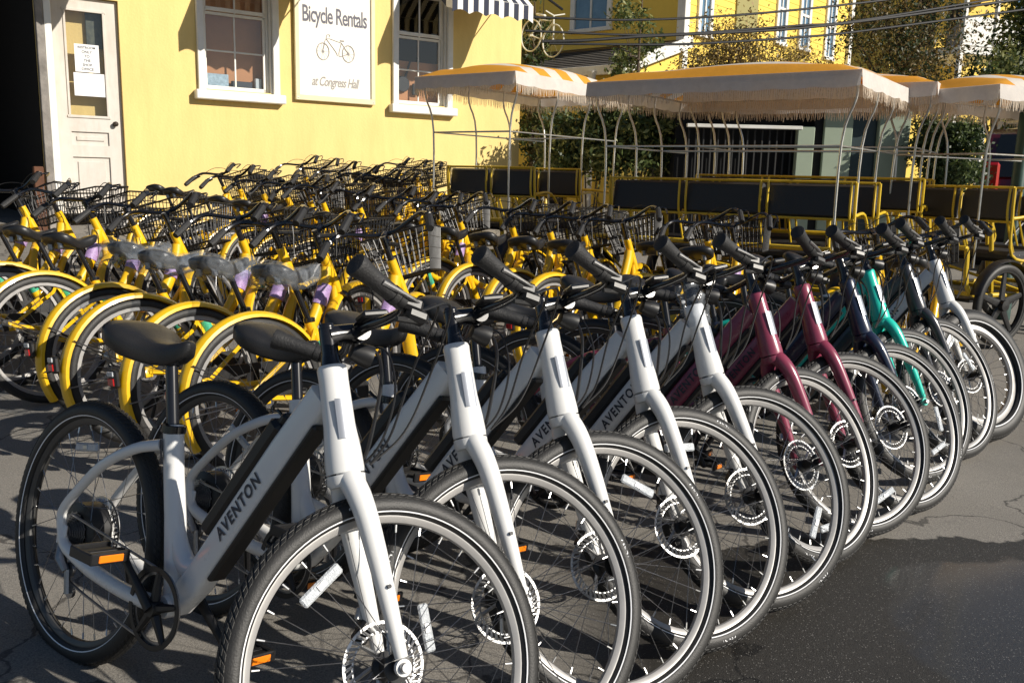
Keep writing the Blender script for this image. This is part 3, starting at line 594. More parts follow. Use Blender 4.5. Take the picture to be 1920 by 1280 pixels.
# ================================================================== YELLOW RENTAL BIKE
YW, YR = 1.06, .335
YHA = R_(69); YAX = Vector((-math.cos(YHA), 0, math.sin(YHA))); YPF = Vector((math.sin(YHA), 0, math.cos(YHA)))
YFH = Vector((YW, 0, YR)); YA0 = YFH-YPF*.05
def yf(t, p, y): return YA0+YAX*t+YPF*p+Vector((0, y, 0))
LAB_P = mat('purple_label', (.36, .24, .46), .5, var=.35, vscale=120); LAB_G = mat('green_label', (.05, .38, .22), .5, var=.25, vscale=120)
YSTEER = {'fork', 'handlebar', 'basket', 'front_wheel', 'front_fender', 'brake_cable'}
def ybike():
    root = thing('rental_bicycle', '', 'bicycle')
    fr = MB()
    fr.tube([yf(.36, 0, 0), yf(.58, 0, 0)], [.027, .024], 12)
    fr.tube(spl([yf(.50, -.01, 0), (.80, 0, .70), (.70, 0, .52), (.56, 0, .37), (.44, 0, .285)], 4), [.036, .038, .034, .030, .030], 12, ref=(0, 1, 0), sq=.8)
    fr.tube(spl([yf(.40, -.01, 0), (.84, 0, .56), (.72, 0, .42), (.60, 0, .33), (.46, 0, .27)], 4), .020, 10)
    fr.tube([(.44, 0, .28), (.37, 0, .44), (.295, 0, .62)], [.026, .026, .022], 12)
    fr.tube(spl([(.335, 0, .53), (.44, 0, .47), (.56, 0, .44), (.64, 0, .46)], 3), [.020, .022, .020], 8)
    fr.lathe([(0, -.036), (.026, -.036), (.026, .036), (0, .036)], 16, c=(.44, 0, .28))
    for s in (-1, 1):
        fr.tube([(.31, s*.018, .585), (.25, s*.05, .50), (0, s*.065, YR)], .010, 6); fr.tube([(0, s*.065, YR), (.25, s*.055, .29), (.42, s*.03, .28)], .012, 6)
        fr.bbox((0, s*.066, YR), (.035, .006, .05), .002)
    fro = fr.build('frame', YEL, root, smooth=50)
    for nm, c, d, m_, r in (('frame_label', Vector((.352, 0, .485)), Vector((-.38, 0, .92)), LAB_G, .027), ('frame_label', Vector((.775, 0, .645)), Vector((.48, 0, .87)), LAB_P, .040)):
        lb = MB(); d = d.normalized(); u = d.cross(Vector((0, 1, 0)))
        lb.tube([c-d*.055, c+d*.055], r+.001, 12, ref=(0, 1, 0), sq=1. if r < .03 else .8, cap=False); lb.build(nm, m_, fro)
    fk = MB(); fk.tube([yf(.35, 0, 0), yf(.34, .01, 0)], .028, 10)
    fk.tube([yf(.34, 0, 0), yf(.70, 0, 0)], .0155, 10); fko = fk.build('fork', BLKG, root)
    for s in (-1, 1):
        fk = MB(); fk.tube(spl([yf(.345, 0, s*.02), yf(.32, 0, s*.05), yf(.15, .012, s*.052), yf(.0, .05, s*.052)], 3), [.016, .0155, .013, .010], 8); fk.build('fork_leg', BLKG, fko)
    hb = MB(); E = lambda s: yf(.72, -.16, s*.27)
    hb.tube(spl([E(-1), yf(.745, -.05, -.255), yf(.75, .04, -.20), yf(.70, .065, -.07), yf(.69, .065, 0), yf(.70, .065, .07), yf(.75, .04, .20), yf(.745, -.05, .255), E(1)], 4), .0115, 8)
    hb.tube([yf(.66, 0, 0), yf(.69, .03, 0), yf(.69, .066, 0)], .018, 8); ho = hb.build('handlebar', BLKG, root)
    for s in (-1, 1):
        g = MB(); a, b_ = yf(.745, -.045, s*.256), E(s); g.tube([a, a.lerp(b_, .1), a.lerp(b_, .85), a.lerp(b_, 1.05)], [.019, .0185, .0205, .017], 10); g.build('grip', RUB, ho)
        lv = MB(); lv.tube(spl([yf(.74, .0, s*.25), yf(.73, .045, s*.255), yf(.725, .03, s*.29), yf(.715, -.06, s*.31)], 3), [.006, .005, .005, .006], 6); lv.bbox(yf(.745, -.02, s*.25), (.035, .03, .03), .006); lv.build('brake_lever', BLKG, ho)
    bk = MB(); x0, x1, z0, z1, hw0, hw1 = .985, 1.235, .78, 1.0, .135, .18
    cs = lambda z, e=0: [(x0-.0-e, -(hw0+(hw1-hw0)*z)), (x0+.21+.05*z+e, -(hw0+(hw1-hw0)*z)), (x0+.21+.05*z+e, hw0+(hw1-hw0)*z), (x0-e, hw0+(hw1-hw0)*z)]
    for k, z in enumerate((0, .25, .5, .75, 1.)):
        c = cs(z); Q = [Vector((p[0], p[1], z0+(z1-z0)*z)) for p in c]
        for a in range(4): bk.tube([Q[a], Q[(a+1) % 4]], .006 if z in (0, 1.) else .003, 5 if z in (0, 1.) else 4, cap=False)
    lo, hi = cs(0), cs(1.)
    for a in range(4):
        n = 11 if a % 2 else 9
        for j in range(n):
            t = j/n; p = Vector((*lo[a], z0)).lerp(Vector((*lo[(a+1) % 4], z0)), t); q = Vector((*hi[a], z1)).lerp(Vector((*hi[(a+1) % 4], z1)), t); bk.tube([p, q], .0032, 4, cap=False)
    for j in range(1, 10): t = j/10; bk.tube([Vector((x0, -hw0+2*hw0*t, z0)), Vector((x0+.21, -hw0+2*hw0*t, z0))], .0018, 4, cap=False)
    for j in range(1, 6): t = j/6; bk.tube([Vector((x0+.21*t, -hw0, z0)), Vector((x0+.21*t, hw0, z0))], .0018, 4, cap=False)
    for s in (-1, 1): bk.tube([(x0+.10, s*.09, z0), (YFH.x, s*.07, YFH.z)], .004, 5)
    bk.tube([yf(.66, .02, 0), (x0+.02, 0, z1-.06)], .012, 6); bk.build('basket', BLK, root)
    cb = MB()
    for s in (-1, 1): cb.tube(spl([yf(.74, .03, s*.22), yf(.755, .12, s*.10), yf(.68, .13, -s*.03), yf(.52, .05, -s*.03)], 4), .0026, 5)
    cb.build('brake_cable', BLK, root)
    for nm, hub in (('rear_wheel', Vector((0, 0, YR))), ('front_wheel', YFH)):
        h = MB(); h.lathe([(0, -.05), (.01, -.05), (.012, -.036), (.028, -.034), (.028, -.028), (.02, -.02), (.02, .02), (.028, .028), (.028, .034), (.012, .036), (.01, .05), (0, .05)], 14)
        wo = h.build(nm, SIL, root, loc=hub)
        t = MB(); t.lathe([(YR-.024+.024*math.cos(a), .023*math.sin(a)) for a in np.linspace(-R_(125), R_(125), 9)], 48); t.build('tyre', TYRE, wo)
        r = MB(); r.lathe([(YR-.036, -.012), (YR-.056, -.011), (YR-.060, 0), (YR-.056, .011), (YR-.036, .012)], 48); r.build('rim', RIM, wo)
        sp = MB()
        for i in range(28):
            a = 2*math.pi*i/28; sg = 1 if i % 2 else -1; o_ = .5*(1 if (i//2) % 2 else -1)
            sp.tube([(.028*math.cos(a+o_), sg*.03, .028*math.sin(a+o_)), ((YR-.06)*math.cos(a), 0, (YR-.06)*math.sin(a))], .0012, 4, cap=False)
        tag(sp.build('spokes', STEEL, wo), kind='stuff')
    for nm, c, a0, a1 in (('rear_fender', (0, 0, YR), R_(-14), R_(200)), ('front_fender', tuple(YFH), R_(38), R_(190))):
        fd = MB(); rr = YR+.017; prof = [(rr-.016, -.033), (rr-.003, -.030), (rr+.006, -.016), (rr+.009, 0), (rr+.006, .016), (rr-.003, .030), (rr-.016, .033), (rr-.017, .030), (rr+.004, 0), (rr-.017, -.030)]
        if nm == 'rear_fender': a0, a1 = R_(20), R_(208)
        fd.lathe(prof, 30, c=c, closed=True, a0=a0, a1=a1); fo = fd.build(nm, YEL, root)
        if nm == 'rear_fender':
            sy = MB()
            for s in (-1, 1): sy.tube([(0, s*.062, YR), (-.30, s*.038, YR+.18)], .003, 5); sy.tube([(0, s*.062, YR), (-.345, s*.038, YR-.02)], .003, 5)
            sy.build('fender_stay', STEEL, fo)
            tl = MB(); tl.bbox((-.375, 0, YR+.085), (.03, .05, .075), .010, 0); tl.bbox((-.392, 0, YR+.075), (.006, .042, .030), .002, 1); tl.bbox((-.392, 0, YR+.108), (.006, .042, .02), .002, 2); tl.build('tail_light', [BLK, RED, REFP], fo)
    rk = MB()   # rear nutted hub gear and dress
    rk.lathe([(0, -.062), (.045, -.060), (.05, -.045), (.045, -.04), (0, -.04)], 16, c=(0, 0, YR)); rk.build('rear_sprocket', STEEL, root)
    sp = MB(); sp.tube([(.305, 0, .59), (.225, 0, .81)], .0135, 10); sp.bbox((.225, 0, .805), (.04, .03, .03), .005); sp.lathe([(.021, 0), (.026, .003), (.026, .02), (.02, .022)], 12, axis='z', c=(.297, 0, .615)); sp.build('seat_post', BLKG, root)
    sd = saddle_mesh(.27, .225, .075, x0=.07, z0=.845); sdo = sd.build('saddle', SAD, root, smooth=60)
    sg = MB()
    for s in (-1, 1): sg.tube([(.10, s*.05, .83), (.13, s*.04, .80), (.24, s*.02, .80), (.30, s*.01, .83)], .004, 5); sg.lathe([(.014, -.02), (.017, -.01), (.014, 0), (.017, .01), (.014, .02)], 8, axis='z', c=(.115, s*.055, .815))
    sg.build('saddle_springs', STEEL, sdo)
    cg = MB(); poly = [(.44+.11*math.cos(a), .28+.10*math.sin(a)) for a in np.linspace(-1.2, 1.9, 10)]+[(.0, .405), (-.05, .36), (-.04, .31), (.05, .33), (.30, .35)]
    cg.prism(poly, -.058, -.064); cg.build('chain_guard', BLK, root)
    ck = MB(); ck.lathe([(0, -.075), (.02, -.075), (.02, .075), (0, .075)], 10, c=(.44, 0, .28)); ck.build('crank_axle', STEEL, root)
    for s, ang in ((-1, R_(60)), (1, R_(240))):
        e = Vector((.44+.165*math.cos(ang), s*.08, .28+.165*math.sin(ang))); a = MB(); a.tube([(.44, s*.07, .28), e], [.013, .010], 6, ref=(0, 1, 0), sq=.7); a.build('crank_arm', STEEL, root)
        p = MB(); c = e+Vector((0, s*.055, 0)); p.bbox(c, (.085, .085, .022), .004, 0); p.bbox(c+Vector((.044, 0, 0)), (.004, .06, .014), .001, 1); p.bbox(c-Vector((.044, 0, 0)), (.004, .06, .014), .001, 1); p.build('pedal', [BLK, ORG], root)
    ks = MB(); ks.tube([(.12, .05, .30), (.06, .15, .0)], [.009, .008], 6); ks.build('kickstand', BLK, root)
    return root
Y_ROOT = ybike()
bpy.context.view_layer.update()
YSM = Matrix  # alias
def ysteer(a): return Matrix.Translation(YA0) @ Matrix.Rotation(a, 4, YAX) @ Matrix.Translation(-YA0)
wrap_me = saddle_mesh(.31, .275, .115, x0=.045, z0=.842, grow=.012, noise=.012).mesh('plastic_cover', WRAP, 80)
ORDS = ['first', 'second', 'third', 'fourth', 'fifth', 'sixth', 'seventh', 'eighth', 'ninth', 'tenth', 'eleventh', 'twelfth', 'thirteenth', 'fourteenth', 'fifteenth', 'sixteenth', 'seventeenth']
HD = R_(52); hv = Vector((math.cos(HD), math.sin(HD), 0)); rowv = Vector((-.325, .245, 0))
def qdist(p): return (p.x-W0.x)*WN.x+(p.y-W0.y)*WN.y
KEEP_OUT = []
ylist = []
row1 = [(-1.03, 3.60), (-1.35, 3.79), (-1.66, 3.96), (-1.92, 4.24), (-2.39, 4.55), (-2.74, 4.80), (-3.08, 5.05), (-3.42, 5.28), (-3.76, 5.5)]
for k, (x, y) in enumerate(row1): ylist.append((1, k, Vector((x, y, 0)), HD+R_(random.uniform(-4, 4))))
base = Vector((-1.03, 3.60, 0))
rows = [(2, 2.15, 0, 15, 0), (3, 3.75, 1, 17, 0), (4, 5.2, 2, 17, 0), (5, 6.6, 2, 16, 0)]
for rn, off, k0, k1, fl in rows:
    kk = 0
    for k in range(k0, k1):
        p = base+hv*off+rowv*(k*.78+random.uniform(-.12, .12))
        h = HD+R_(random.uniform(-7, 7))
        tip = p+Vector((math.cos(h), math.sin(h), 0))*1.4
        if rn >= 3 and tip.y < 9.7 and tip.x > -.108*tip.y: continue
        if rn >= 3 and tip.y >= 9.7 and tip.x > -.55: continue
        if qdist(tip) < .35 or p.x < -.66*p.y: continue
        ylist.append((rn, kk, p, h)); kk += 1
for kk, (k, off) in enumerate(((0, 2.6), (1, 2.58), (3, 2.98), (4, 3.1))):
    p = base+hv*off-rowv*(k+1)*.86; ylist.append((6, kk, p, HD+R_(random.uniform(-5, 5))))
rowname = {6: 'of the short row between the electric bicycles and the surreys', 1: 'in the nearest yellow row', 2: 'in the second yellow row', 3: 'in the third yellow row', 4: 'in the fourth yellow row', 5: 'in the row against the yellow wall'}
for n, (rn, k, p, h) in enumerate(ylist):
    r = copy_tree(Y_ROOT)
    wrapped = rn == 1 and k < 4
    st = R_(random.uniform(5, 30) if rn != 1 else [34, 12, 20, 16, 28, 12, 20, 8, 30][k]); ln = R_(random.uniform(5, 9))
    cx, cy = p.x, p.y; fx, fy = p.x+YW*math.cos(h), p.y+YW*math.sin(h)
    z0, z1 = ground_z(cx, cy), ground_z(fx, fy); pitch = math.atan2(z1-z0, YW)
    r.matrix_world = Matrix.Translation((cx, cy, z0+.003)) @ Matrix.Rotation(h, 4, 'Z') @ Matrix.Rotation(-pitch, 4, 'Y') @ Matrix.Rotation(-ln, 4, 'X')
    Sm = ysteer(st)
    for c in r.children:
        nm = base_name(c)
        if nm == 'front_wheel': c.matrix_basis = Sm @ Matrix.Translation(YFH) @ Matrix.Rotation(random.uniform(0, 6), 4, 'Y')
        elif nm in YSTEER: c.matrix_basis = Sm
        elif nm == 'frame' and rn > 1:
            for g_ in list(c.children):
                if g_.name.startswith('frame_label') and random.random() < .8: bpy.data.objects.remove(g_)
        elif nm == 'saddle' and wrapped:
            o = obj('plastic_cover', wrap_me, c)
    r['group'] = 'yellow rental bicycles in rows'
    r['category'] = 'bicycle'
    o_ = ORDS[k] if k < len(ORDS) else ORDS[-1]
    if wrapped: r['label'] = 'yellow rental bicycle with plastic-wrapped saddle, %s from the right in the nearest yellow row' % o_
    elif rn == 6: r['label'] = 'yellow rental bicycle, %s from the left between the electric bicycles and surreys' % o_
    else: r['label'] = 'yellow rental bicycle, %s from the right %s' % (o_, rowname[rn])
for c in list(Y_ROOT.children_recursive): bpy.data.objects.remove(c)
bpy.data.objects.remove(Y_ROOT)

# ================================================================== SURREYS
CAN_O = mat('canopy_orange', (.83, .38, .03), .75, var=.05, vscale=12, bump=.15, bscale=40)
CAN_W = mat('canopy_cream', (.80, .74, .66), .75, var=.05, vscale=12, bump=.15, bscale=40)
VAL = mat('valance_cloth', (.74, .70, .66), .8, var=.08, vscale=14, bump=.2, bscale=60)
FRI = mat('fringe_cotton', (.70, .60, .48), .9, var=.3, vscale=80)
CHR = mat('post_steel', (.55, .55, .53), .3, metal=.8, var=.1, vscale=20)
VIN = mat('bench_vinyl', (.020, .021, .023), .5, bump=.2, bscale=90)
def translucent(m, f):
    n = m.node_tree; out = n.nodes['Material Output']; b = n.nodes['Principled BSDF']; t = n.nodes.new('ShaderNodeBsdfTranslucent'); mx = n.nodes.new('ShaderNodeMixShader'); mx.inputs[0].default_value = f
    if b.inputs['Base Color'].links: n.links.new(b.inputs['Base Color'].links[0].from_socket, t.inputs[0])
    n.links.new(b.outputs[0], mx.inputs[1]); n.links.new(t.outputs[0], mx.inputs[2]); n.links.new(mx.outputs[0], out.inputs[0])
for m_ in (CAN_O, CAN_W, VAL, FRI): translucent(m_, .32)
def surrey(label, corner, ex, Wd, L, zc=2.0, stripes=11, wy=.12):
    """corner: world xy of the near canopy corner; ex: unit dir of the bench axis; depth goes to the left-hand normal"""
    ex = Vector((*ex, 0)).normalized(); ang = math.atan2(ex.y, ex.x)
    c2 = Vector((*corner, 0))
    g = ground_z(*corner)
    t = thing('surrey', label, 'pedal carriage', (c2.x, c2.y, g), ang, 'surreys with striped canopies')
    def dome(u, v):
        x, y = u*Wd, v*L
        e = (1-abs(2*u-1)**3)*(1-abs(2*v-1)**3)
        sag = .022*math.sin(u*math.pi*4+.6)*math.sin(v*math.pi*3+.4)+.008*math.sin(u*17+v*9)
        return (x, y, zc+.045*min(1, 12*min(u, 1-u, v, 1-v))+.10*e+sag*e)
    cn = MB(); cn.grid(dome, 24, stripes*4, mfn=lambda i, j: 0 if (j//4) % 2 == 0 else 1); cno = cn.build('canopy', [CAN_O, CAN_W], t, smooth=60)
    va = MB(); fr = MB(); hh = .105; per = [((0, 0), (Wd, 0)), ((Wd, 0), (Wd, L)), ((Wd, L), (0, L)), ((0, L), (0, 0))]
    for (a, b_) in per:
        a, b_ = Vector((*a, 0)), Vector((*b_, 0)); ln = (b_-a).length; n = int(ln/.017); out = Vector((b_.y-a.y, a.x-b_.x, 0)).normalized(); m = 36
        def vf(u, v, a=a, b_=b_, out=out):
            p = a.lerp(b_, u)+out*(.012*v+.010*math.sin(u*25)*v); sc = .012*abs(math.sin(u*math.pi*7)); return (p.x, p.y, zc+.002-(hh+sc)*v)
        va.grid(vf, m, 3)
        for i in range(n):
            u = (i+.5)/n; p = Vector(vf(u, 1.)); d = (b_-a).normalized(); q = p+Vector((random.uniform(-.01, .01), random.uniform(-.01, .01), -.055-random.uniform(0, .028)))
            fr.add([p-d*.0045, p+d*.0045, q+d*.002, q-d*.002], [(0, 1, 2, 3)])
    va.build('valance', VAL, cno, smooth=60); tag(fr.build('fringe', FRI, cno, smooth=0), kind='stuff')
    cf = MB()
    for (a, b_) in per: cf.tube([(a[0]*.96+.02*Wd, a[1]*.97+.015*L, zc-.02), (b_[0]*.96+.02*Wd, b_[1]*.97+.015*L, zc-.02)], .010, 6)
    cf.build('canopy_rail', CHR, t)
    xi, xo, n = .13, .05, 0
    for y in (.10, L*.36, L*.64, L-.10):
        for sx in (0, 1):
            X = lambda d: (d if sx == 0 else Wd-d)
            p = MB(); p.tube(spl([(X(xo), y, zc-.02), (X(xo), y, zc-.18), (X(xi), y+.02, zc-.48), (X(xi), y+.02, .62)], 4), .0095, 7); p.build('post', CHR, t)
    rl = MB()
    for z, ys in ((zc-.50, (.12, L*.66)),):
        for y in ys: rl.tube([(xi, y, z), (Wd-xi, y, z)], .008, 6)
    for sx in (xi, Wd-xi): rl.tube([(sx, .12, zc-.50), (sx, L-.10, zc-.50)], .007, 6)
    rl.build('side_rail', CHR, t)
    # benches
    for y in (L*.22, L*.60):
        bs = MB(); bs.bbox((Wd/2, y+.22, .70), (Wd-.12, .42, .09), .03); bs.build('bench_seat', VIN, t)
        bb = MB(); [bb.bbox((.06+(Wd-.12)*(k_+.5)/ns_, y, 1.11), ((Wd-.12)/ns_-.03, .05, .25), .018, 0, Matrix.Rotation(R_(-8), 3, 'X')) for ns_ in (max(1, round(Wd/.7)),) for k_ in range(ns_)]; bb.bbox((Wd/2, y+.03, 1.065), (.02, .02, .22), .004); bb.build('bench_back', VIN, t)
        lf = MB()
        for sx in (.06, Wd-.06): lf.tube(spl([(sx, y-.04, 1.25), (sx, y-.03, 1.03), (sx, y+.02, .72), (sx, y+.30, .68), (sx, y+.42, .80), (sx, y+.25, 1.01), (sx, y-.02, 1.01)], 4), .012, 8)
        lf.tube([(.06, y-.045, 1.25), (Wd-.06, y-.045, 1.25)], .010, 8); lf.tube([(.06, y-.035, .98), (Wd-.06, y-.035, .98)], .010, 8)
        ns_ = max(1, round(Wd/.7))
        for sx in [.06+(Wd-.12)*k_/ns_+e_ for k_ in range(ns_+1) for e_ in (-.03, .03)][1:-1]: lf.tube(spl([(sx, y-.05, 1.25), (sx, y-.055, 1.06), (sx, y-.02, .94), (sx, y+.12, .66)], 3), .010, 6)
        for sx in (.25, Wd-.25): lf.tube([(sx, y, .98), (sx, y+.1, .40)], .018, 8)
        lf.build('bench_frame', YEL2, t)
    fr_ = MB()
    for sx in (.10, Wd-.10):
        fr_.tube(spl([(sx, -.02, .78), (sx, .05, .45), (sx, .4, .40), (sx, L-.3, .40), (sx, L, .62), (sx, L+.02, .86)], 5), .019, 8)
    for y in (.06, L*.35, L*.7, L-.1): fr_.tube([(.10, y, .42), (Wd-.10, y, .42)], .018, 8)
    fr_.tube([(.10, -.02, .78), (Wd-.10, -.02, .78)], .018, 8); fr_.tube(spl([(.10, L+.02, .86), (.12, L+.03, 1.0), (Wd/2, L+.05, 1.04), (Wd-.12, L+.03, 1.0), (Wd-.10, L+.02, .86)], 4), .018, 8)
    fr_.tube([(.1, 0, .78), (Wd-.1, L*.35, .42)], .012, 6); fr_.tube([(.1, L*.35, .42), (.1, .0, .78)], .012, 6)
    fr_.build('chassis', YEL2, t)
    fl = MB(); fl.bbox((Wd/2, L*.5, .36), (Wd-.24, L*.9, .03), .008); fl.build('floor_pan', BLK, t)
    stw = MB(); cc = (Wd*.3, L*.86, 1.05); V0 = len(stw.v); stw.tube([(.16*math.cos(a), .16*math.sin(a), 0) for a in np.linspace(0, 2*math.pi, 24, endpoint=False)], .012, 6, closed=True)
    for a in (0, 2.1, 4.2): stw.tube([(0, 0, 0), (.16*math.cos(a), .16*math.sin(a), 0)], .008, 6)
    stw.tube([(0, 0, 0), (0, 0, -.6)], .012, 8); Rm = Matrix.Rotation(R_(-50), 3, 'X'); stw.v = [tuple(Rm @ Vector(p)+Vector(cc)) for p in stw.v]; stw.build('steering_wheel', BLK, t)
    for (x, y, r, mag) in ((.02, wy, .33, True), (Wd-.02, wy, .33, True), (.02, L-.18, .33, False), (Wd-.02, L-.18, .33, False)):
        h = MB(); h.lathe([(0, -.05), (.045, -.045), (.05, 0), (.045, .045), (0, .05)], 18)
        if mag:
            h.lathe([(r-.05, -.022), (r-.068, -.020), (r-.075, 0), (r-.068, .020), (r-.05, .022)], 40)
            for i in range(5):
                a = 2*math.pi*i/5+.3; h.tube([(.03*math.cos(a), 0, .03*math.sin(a)), ((r-.07)*math.cos(a), 0, (r-.07)*math.sin(a))], [.038, .024], 8, ref=(0, 1, 0), sq=.45)
        else:
            h.lathe([(r-.05, -.016), (r-.066, -.014), (r-.07, 0), (r-.066, .014), (r-.05, .016)], 40, 1)
            for i in range(20): a = 2*math.pi*i/20; h.tube([(.04*math.cos(a+.4), .03*(-1)**i, .04*math.sin(a+.4)), ((r-.068)*math.cos(a), 0, (r-.068)*math.sin(a))], .002, 4, 1, cap=False)
        wo = h.build('wheel', [BLK, SIL], t, loc=(x, y, r)); wo.rotation_euler = (0, 0, R_(90))
        tt = MB(); tt.lathe([(r-.032+.032*math.cos(a), .030*math.sin(a)) for a in np.linspace(-R_(125), R_(125), 9)], 48); tt.build('tyre', TYRE, wo)
        fd = MB(); rr = r+.03; fd.lathe([(rr-.012, -.045), (rr, -.03), (rr+.006, 0), (rr, .03), (rr-.012, .045), (rr-.008, 0)], 20, closed=True, a0=R_(10), a1=R_(165)); fd.build('fender', BLK, wo)
    return t
S1 = surrey('surrey with striped orange canopy in front of the yellow wall corner', (.0, 7.95), (-.83, .56), 1.16, 2.1, 2.06)
# turn S1 so that the bench axis runs from the near corner to the left
def reframe(t, corner, left, Wd):
    """move a surrey so that its x axis runs from its left canopy corner to its near one"""
    l = Vector((*left, 0)); c = Vector((*corner, 0)); d = (c-l).normalized()
    t.location = (l.x, l.y, t.location.z); t.rotation_euler = (0, 0, math.atan2(d.y, d.x))
reframe(S1, (.02, 7.95), (-.97, 8.66), 1.2)
S2 = surrey('widest surrey, its plain orange canopy edge facing the camera mid scene', (.56, 7.5), (1.77, -1.27), 2.16, 1.75); S2.location.z = ground_z(1.5, 7)
S3 = surrey('surrey half hidden behind the widest one, cream canopy edge to its right', (1.50, 8.35), (1.77, -1.1), 2.1, 1.5)
S4 = surrey('surrey at the right edge with black five-spoke wheel beside the green post', (3.06, 7.80), (.47, -.88), 1.08, 2.1, wy=.36)

# ================================================================== RENTAL SHOP (wall frame: x = along the wall, -y = outwards)
WALLC = mat('yellow_stucco', (.80, .60, .235), .85, var=.04, vscale=1.1, bump=.25, bscale=35)
def stain(m, lo, hi, sc):
    n = m.node_tree; b = n.nodes['Principled BSDF']; l = b.inputs['Base Color'].links[0]; src = l.from_socket
    tc = n.nodes.new('ShaderNodeTexCoord'); mp = n.nodes.new('ShaderNodeMapping'); mp.inputs['Scale'].default_value = sc; n.links.new(tc.outputs['Object'], mp.inputs[0])
    no = n.nodes.new('ShaderNodeTexNoise'); no.inputs['Scale'].default_value = 1; no.inputs['Detail'].default_value = 8; no.inputs['Roughness'].default_value = .7; n.links.new(mp.outputs[0], no.inputs['Vector'])
    rp = n.nodes.new('ShaderNodeValToRGB'); rp.color_ramp.elements[0].position = .38; rp.color_ramp.elements[1].position = .58; rp.color_ramp.elements[0].color = (*lo, 1); rp.color_ramp.elements[1].color = (*hi, 1); n.links.new(no.outputs['Fac'], rp.inputs[0])
    mx = n.nodes.new('ShaderNodeMix'); mx.data_type = 'RGBA'; mx.blend_type = 'MULTIPLY'; mx.inputs[0].default_value = 1; n.links.new(src, mx.inputs[6]); n.links.new(rp.outputs[0], mx.inputs[7]); n.links.new(mx.outputs[2], b.inputs['Base Color'])
stain(WALLC, (.93, .92, .90), (1, 1, 1), (4, 4, .7)); stain(WHI, (.90, .89, .86), (1, 1, 1), (3, 3, 1.2))
shop = thing('rental_shop', 'pale yellow rental shop wall with white sash windows and white door', 'building', (W0.x, W0.y, 0), WANG)
WM = Matrix.Translation(W0) @ Matrix.Rotation(WANG, 4, 'Z'); WMI = WM.inverted()
def wp(px, py, out=0.):
    p = on_plane(px, py, W0+WN*out, WN); l = WMI @ p; return l.x, l.z
DK = mat('interior_shade', (.008, .008, .008), .9)  # near-black colour stands in for the lack of light indoors
s_door0, _ = wp(108, 300); s_door1, _ = wp(238, 300); s_open = wp(78, 250)[0]; s_corner = wp(976, 150)[0]
_, z_knob = wp(221, 233); z_d0 = z_knob-.93; z_d1 = wp(170, -2)[1]
def win_rect(x0, x1, ytop, ybot, xm):
    s0 = wp(x0, ybot)[0]; s1 = wp(x1, ybot)[0]; zb = (wp(xm, ybot)[1]); return s0, s1, zb
w1 = win_rect(372, 524, 0, 182, 440); w2 = win_rect(735, 846, 0, 192, 785)
wz = (w1[2]+w2[2])/2; WINS = [(w1[0], w1[1]), (w2[0], w2[1])]; wtop = wz+1.95; TOPZ = 6.2
# wall with openings, .22 thick
def wall_with_holes(b, x0, x1, z0, z1, holes, y0=0., y1=.22, mi=0):
    xs = sorted({x0, x1, *[h[0] for h in holes], *[h[1] for h in holes]}); zs = sorted({z0, z1, *[h[2] for h in holes], *[h[3] for h in holes]})
    for a, c in zip(xs, xs[1:]):
        for d, e in zip(zs, zs[1:]):
            mx, mz = (a+c)/2, (d+e)/2
            if any(h[0] < mx < h[1] and h[2] < mz < h[3] for h in holes): continue
            b.add([(a, y0, d), (c, y0, d), (c, y0, e), (a, y0, e)], [(0, 1, 2, 3)], mi)
    for h in holes:
        a, c, d, e = h
        for q in ([(a, y0, d), (a, y1, d), (a, y1, e), (a, y0, e)], [(c, y0, d), (c, y0, e), (c, y1, e), (c, y1, d)], [(a, y0, d), (c, y0, d), (c, y1, d), (a, y1, d)], [(a, y0, e), (a, y1, e), (c, y1, e), (c, y0, e)]):
            b.add(q, [(0, 1, 2, 3)], mi)
wl = MB(); holes = [(a+.07, c-.07, wz+.02, wtop) for a, c in WINS]+[(s_door0+.02, s_door1-.01, -.2, z_d1+.01)]
wall_with_holes(wl, s_open, s_corner, -.2, TOPZ, holes)
wl.add([(s_corner, 0, -.2), (s_corner, 7, -.2), (s_corner, 7, TOPZ), (s_corner, 0, TOPZ)], [(0, 1, 2, 3)])
wl.add([(s_open, 0, TOPZ), (s_corner, 0, TOPZ), (s_corner, 7, TOPZ), (s_open, 7, TOPZ)], [(0, 1, 2, 3)])
wl.build('wall', WALLC, shop, smooth=0)
# dark store bay on the left and rooms behind openings, shade in their colour
bay = MB()
def room(b, x0, x1, y0, y1, z0, z1):
    b.add([(x0, y1, z0), (x1, y1, z0), (x1, y1, z1), (x0, y1, z1)], [(0, 1, 2, 3)]); b.add([(x0, y0, z0), (x0, y1, z0), (x0, y1, z1), (x0, y0, z1)], [(0, 1, 2, 3)])
    b.add([(x1, y0, z0), (x1, y1, z0), (x1, y1, z1), (x1, y0, z1)], [(0, 1, 2, 3)]); b.add([(x0, y0, z1), (x1, y0, z1), (x1, y1, z1), (x0, y1, z1)], [(0, 1, 2, 3)]); b.add([(x0, y0, z0), (x1, y0, z0), (x1, y1, z0), (x0, y1, z0)], [(0, 1, 2, 3)])
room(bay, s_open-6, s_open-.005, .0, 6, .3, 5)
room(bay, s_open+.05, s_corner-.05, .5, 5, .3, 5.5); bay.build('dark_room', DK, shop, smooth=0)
up = MB(); up.bbox((s_open-3, .1, 5.6), (6, .25, 1.2), .01); up.build('bay_header', mat('weathered_wood_dark', (.06, .05, .045), .8, var=.3), shop)
po = MB(); WOOD = mat('weathered_grey_wood', (.23, .21, .19), .85, var=.35, vscale=5, bump=.5, bscale=30)
po.bbox((s_open+.045, -.03, 2.4), (.075, .10, 5.2), .006); po.build('door_post', WOOD, shop)
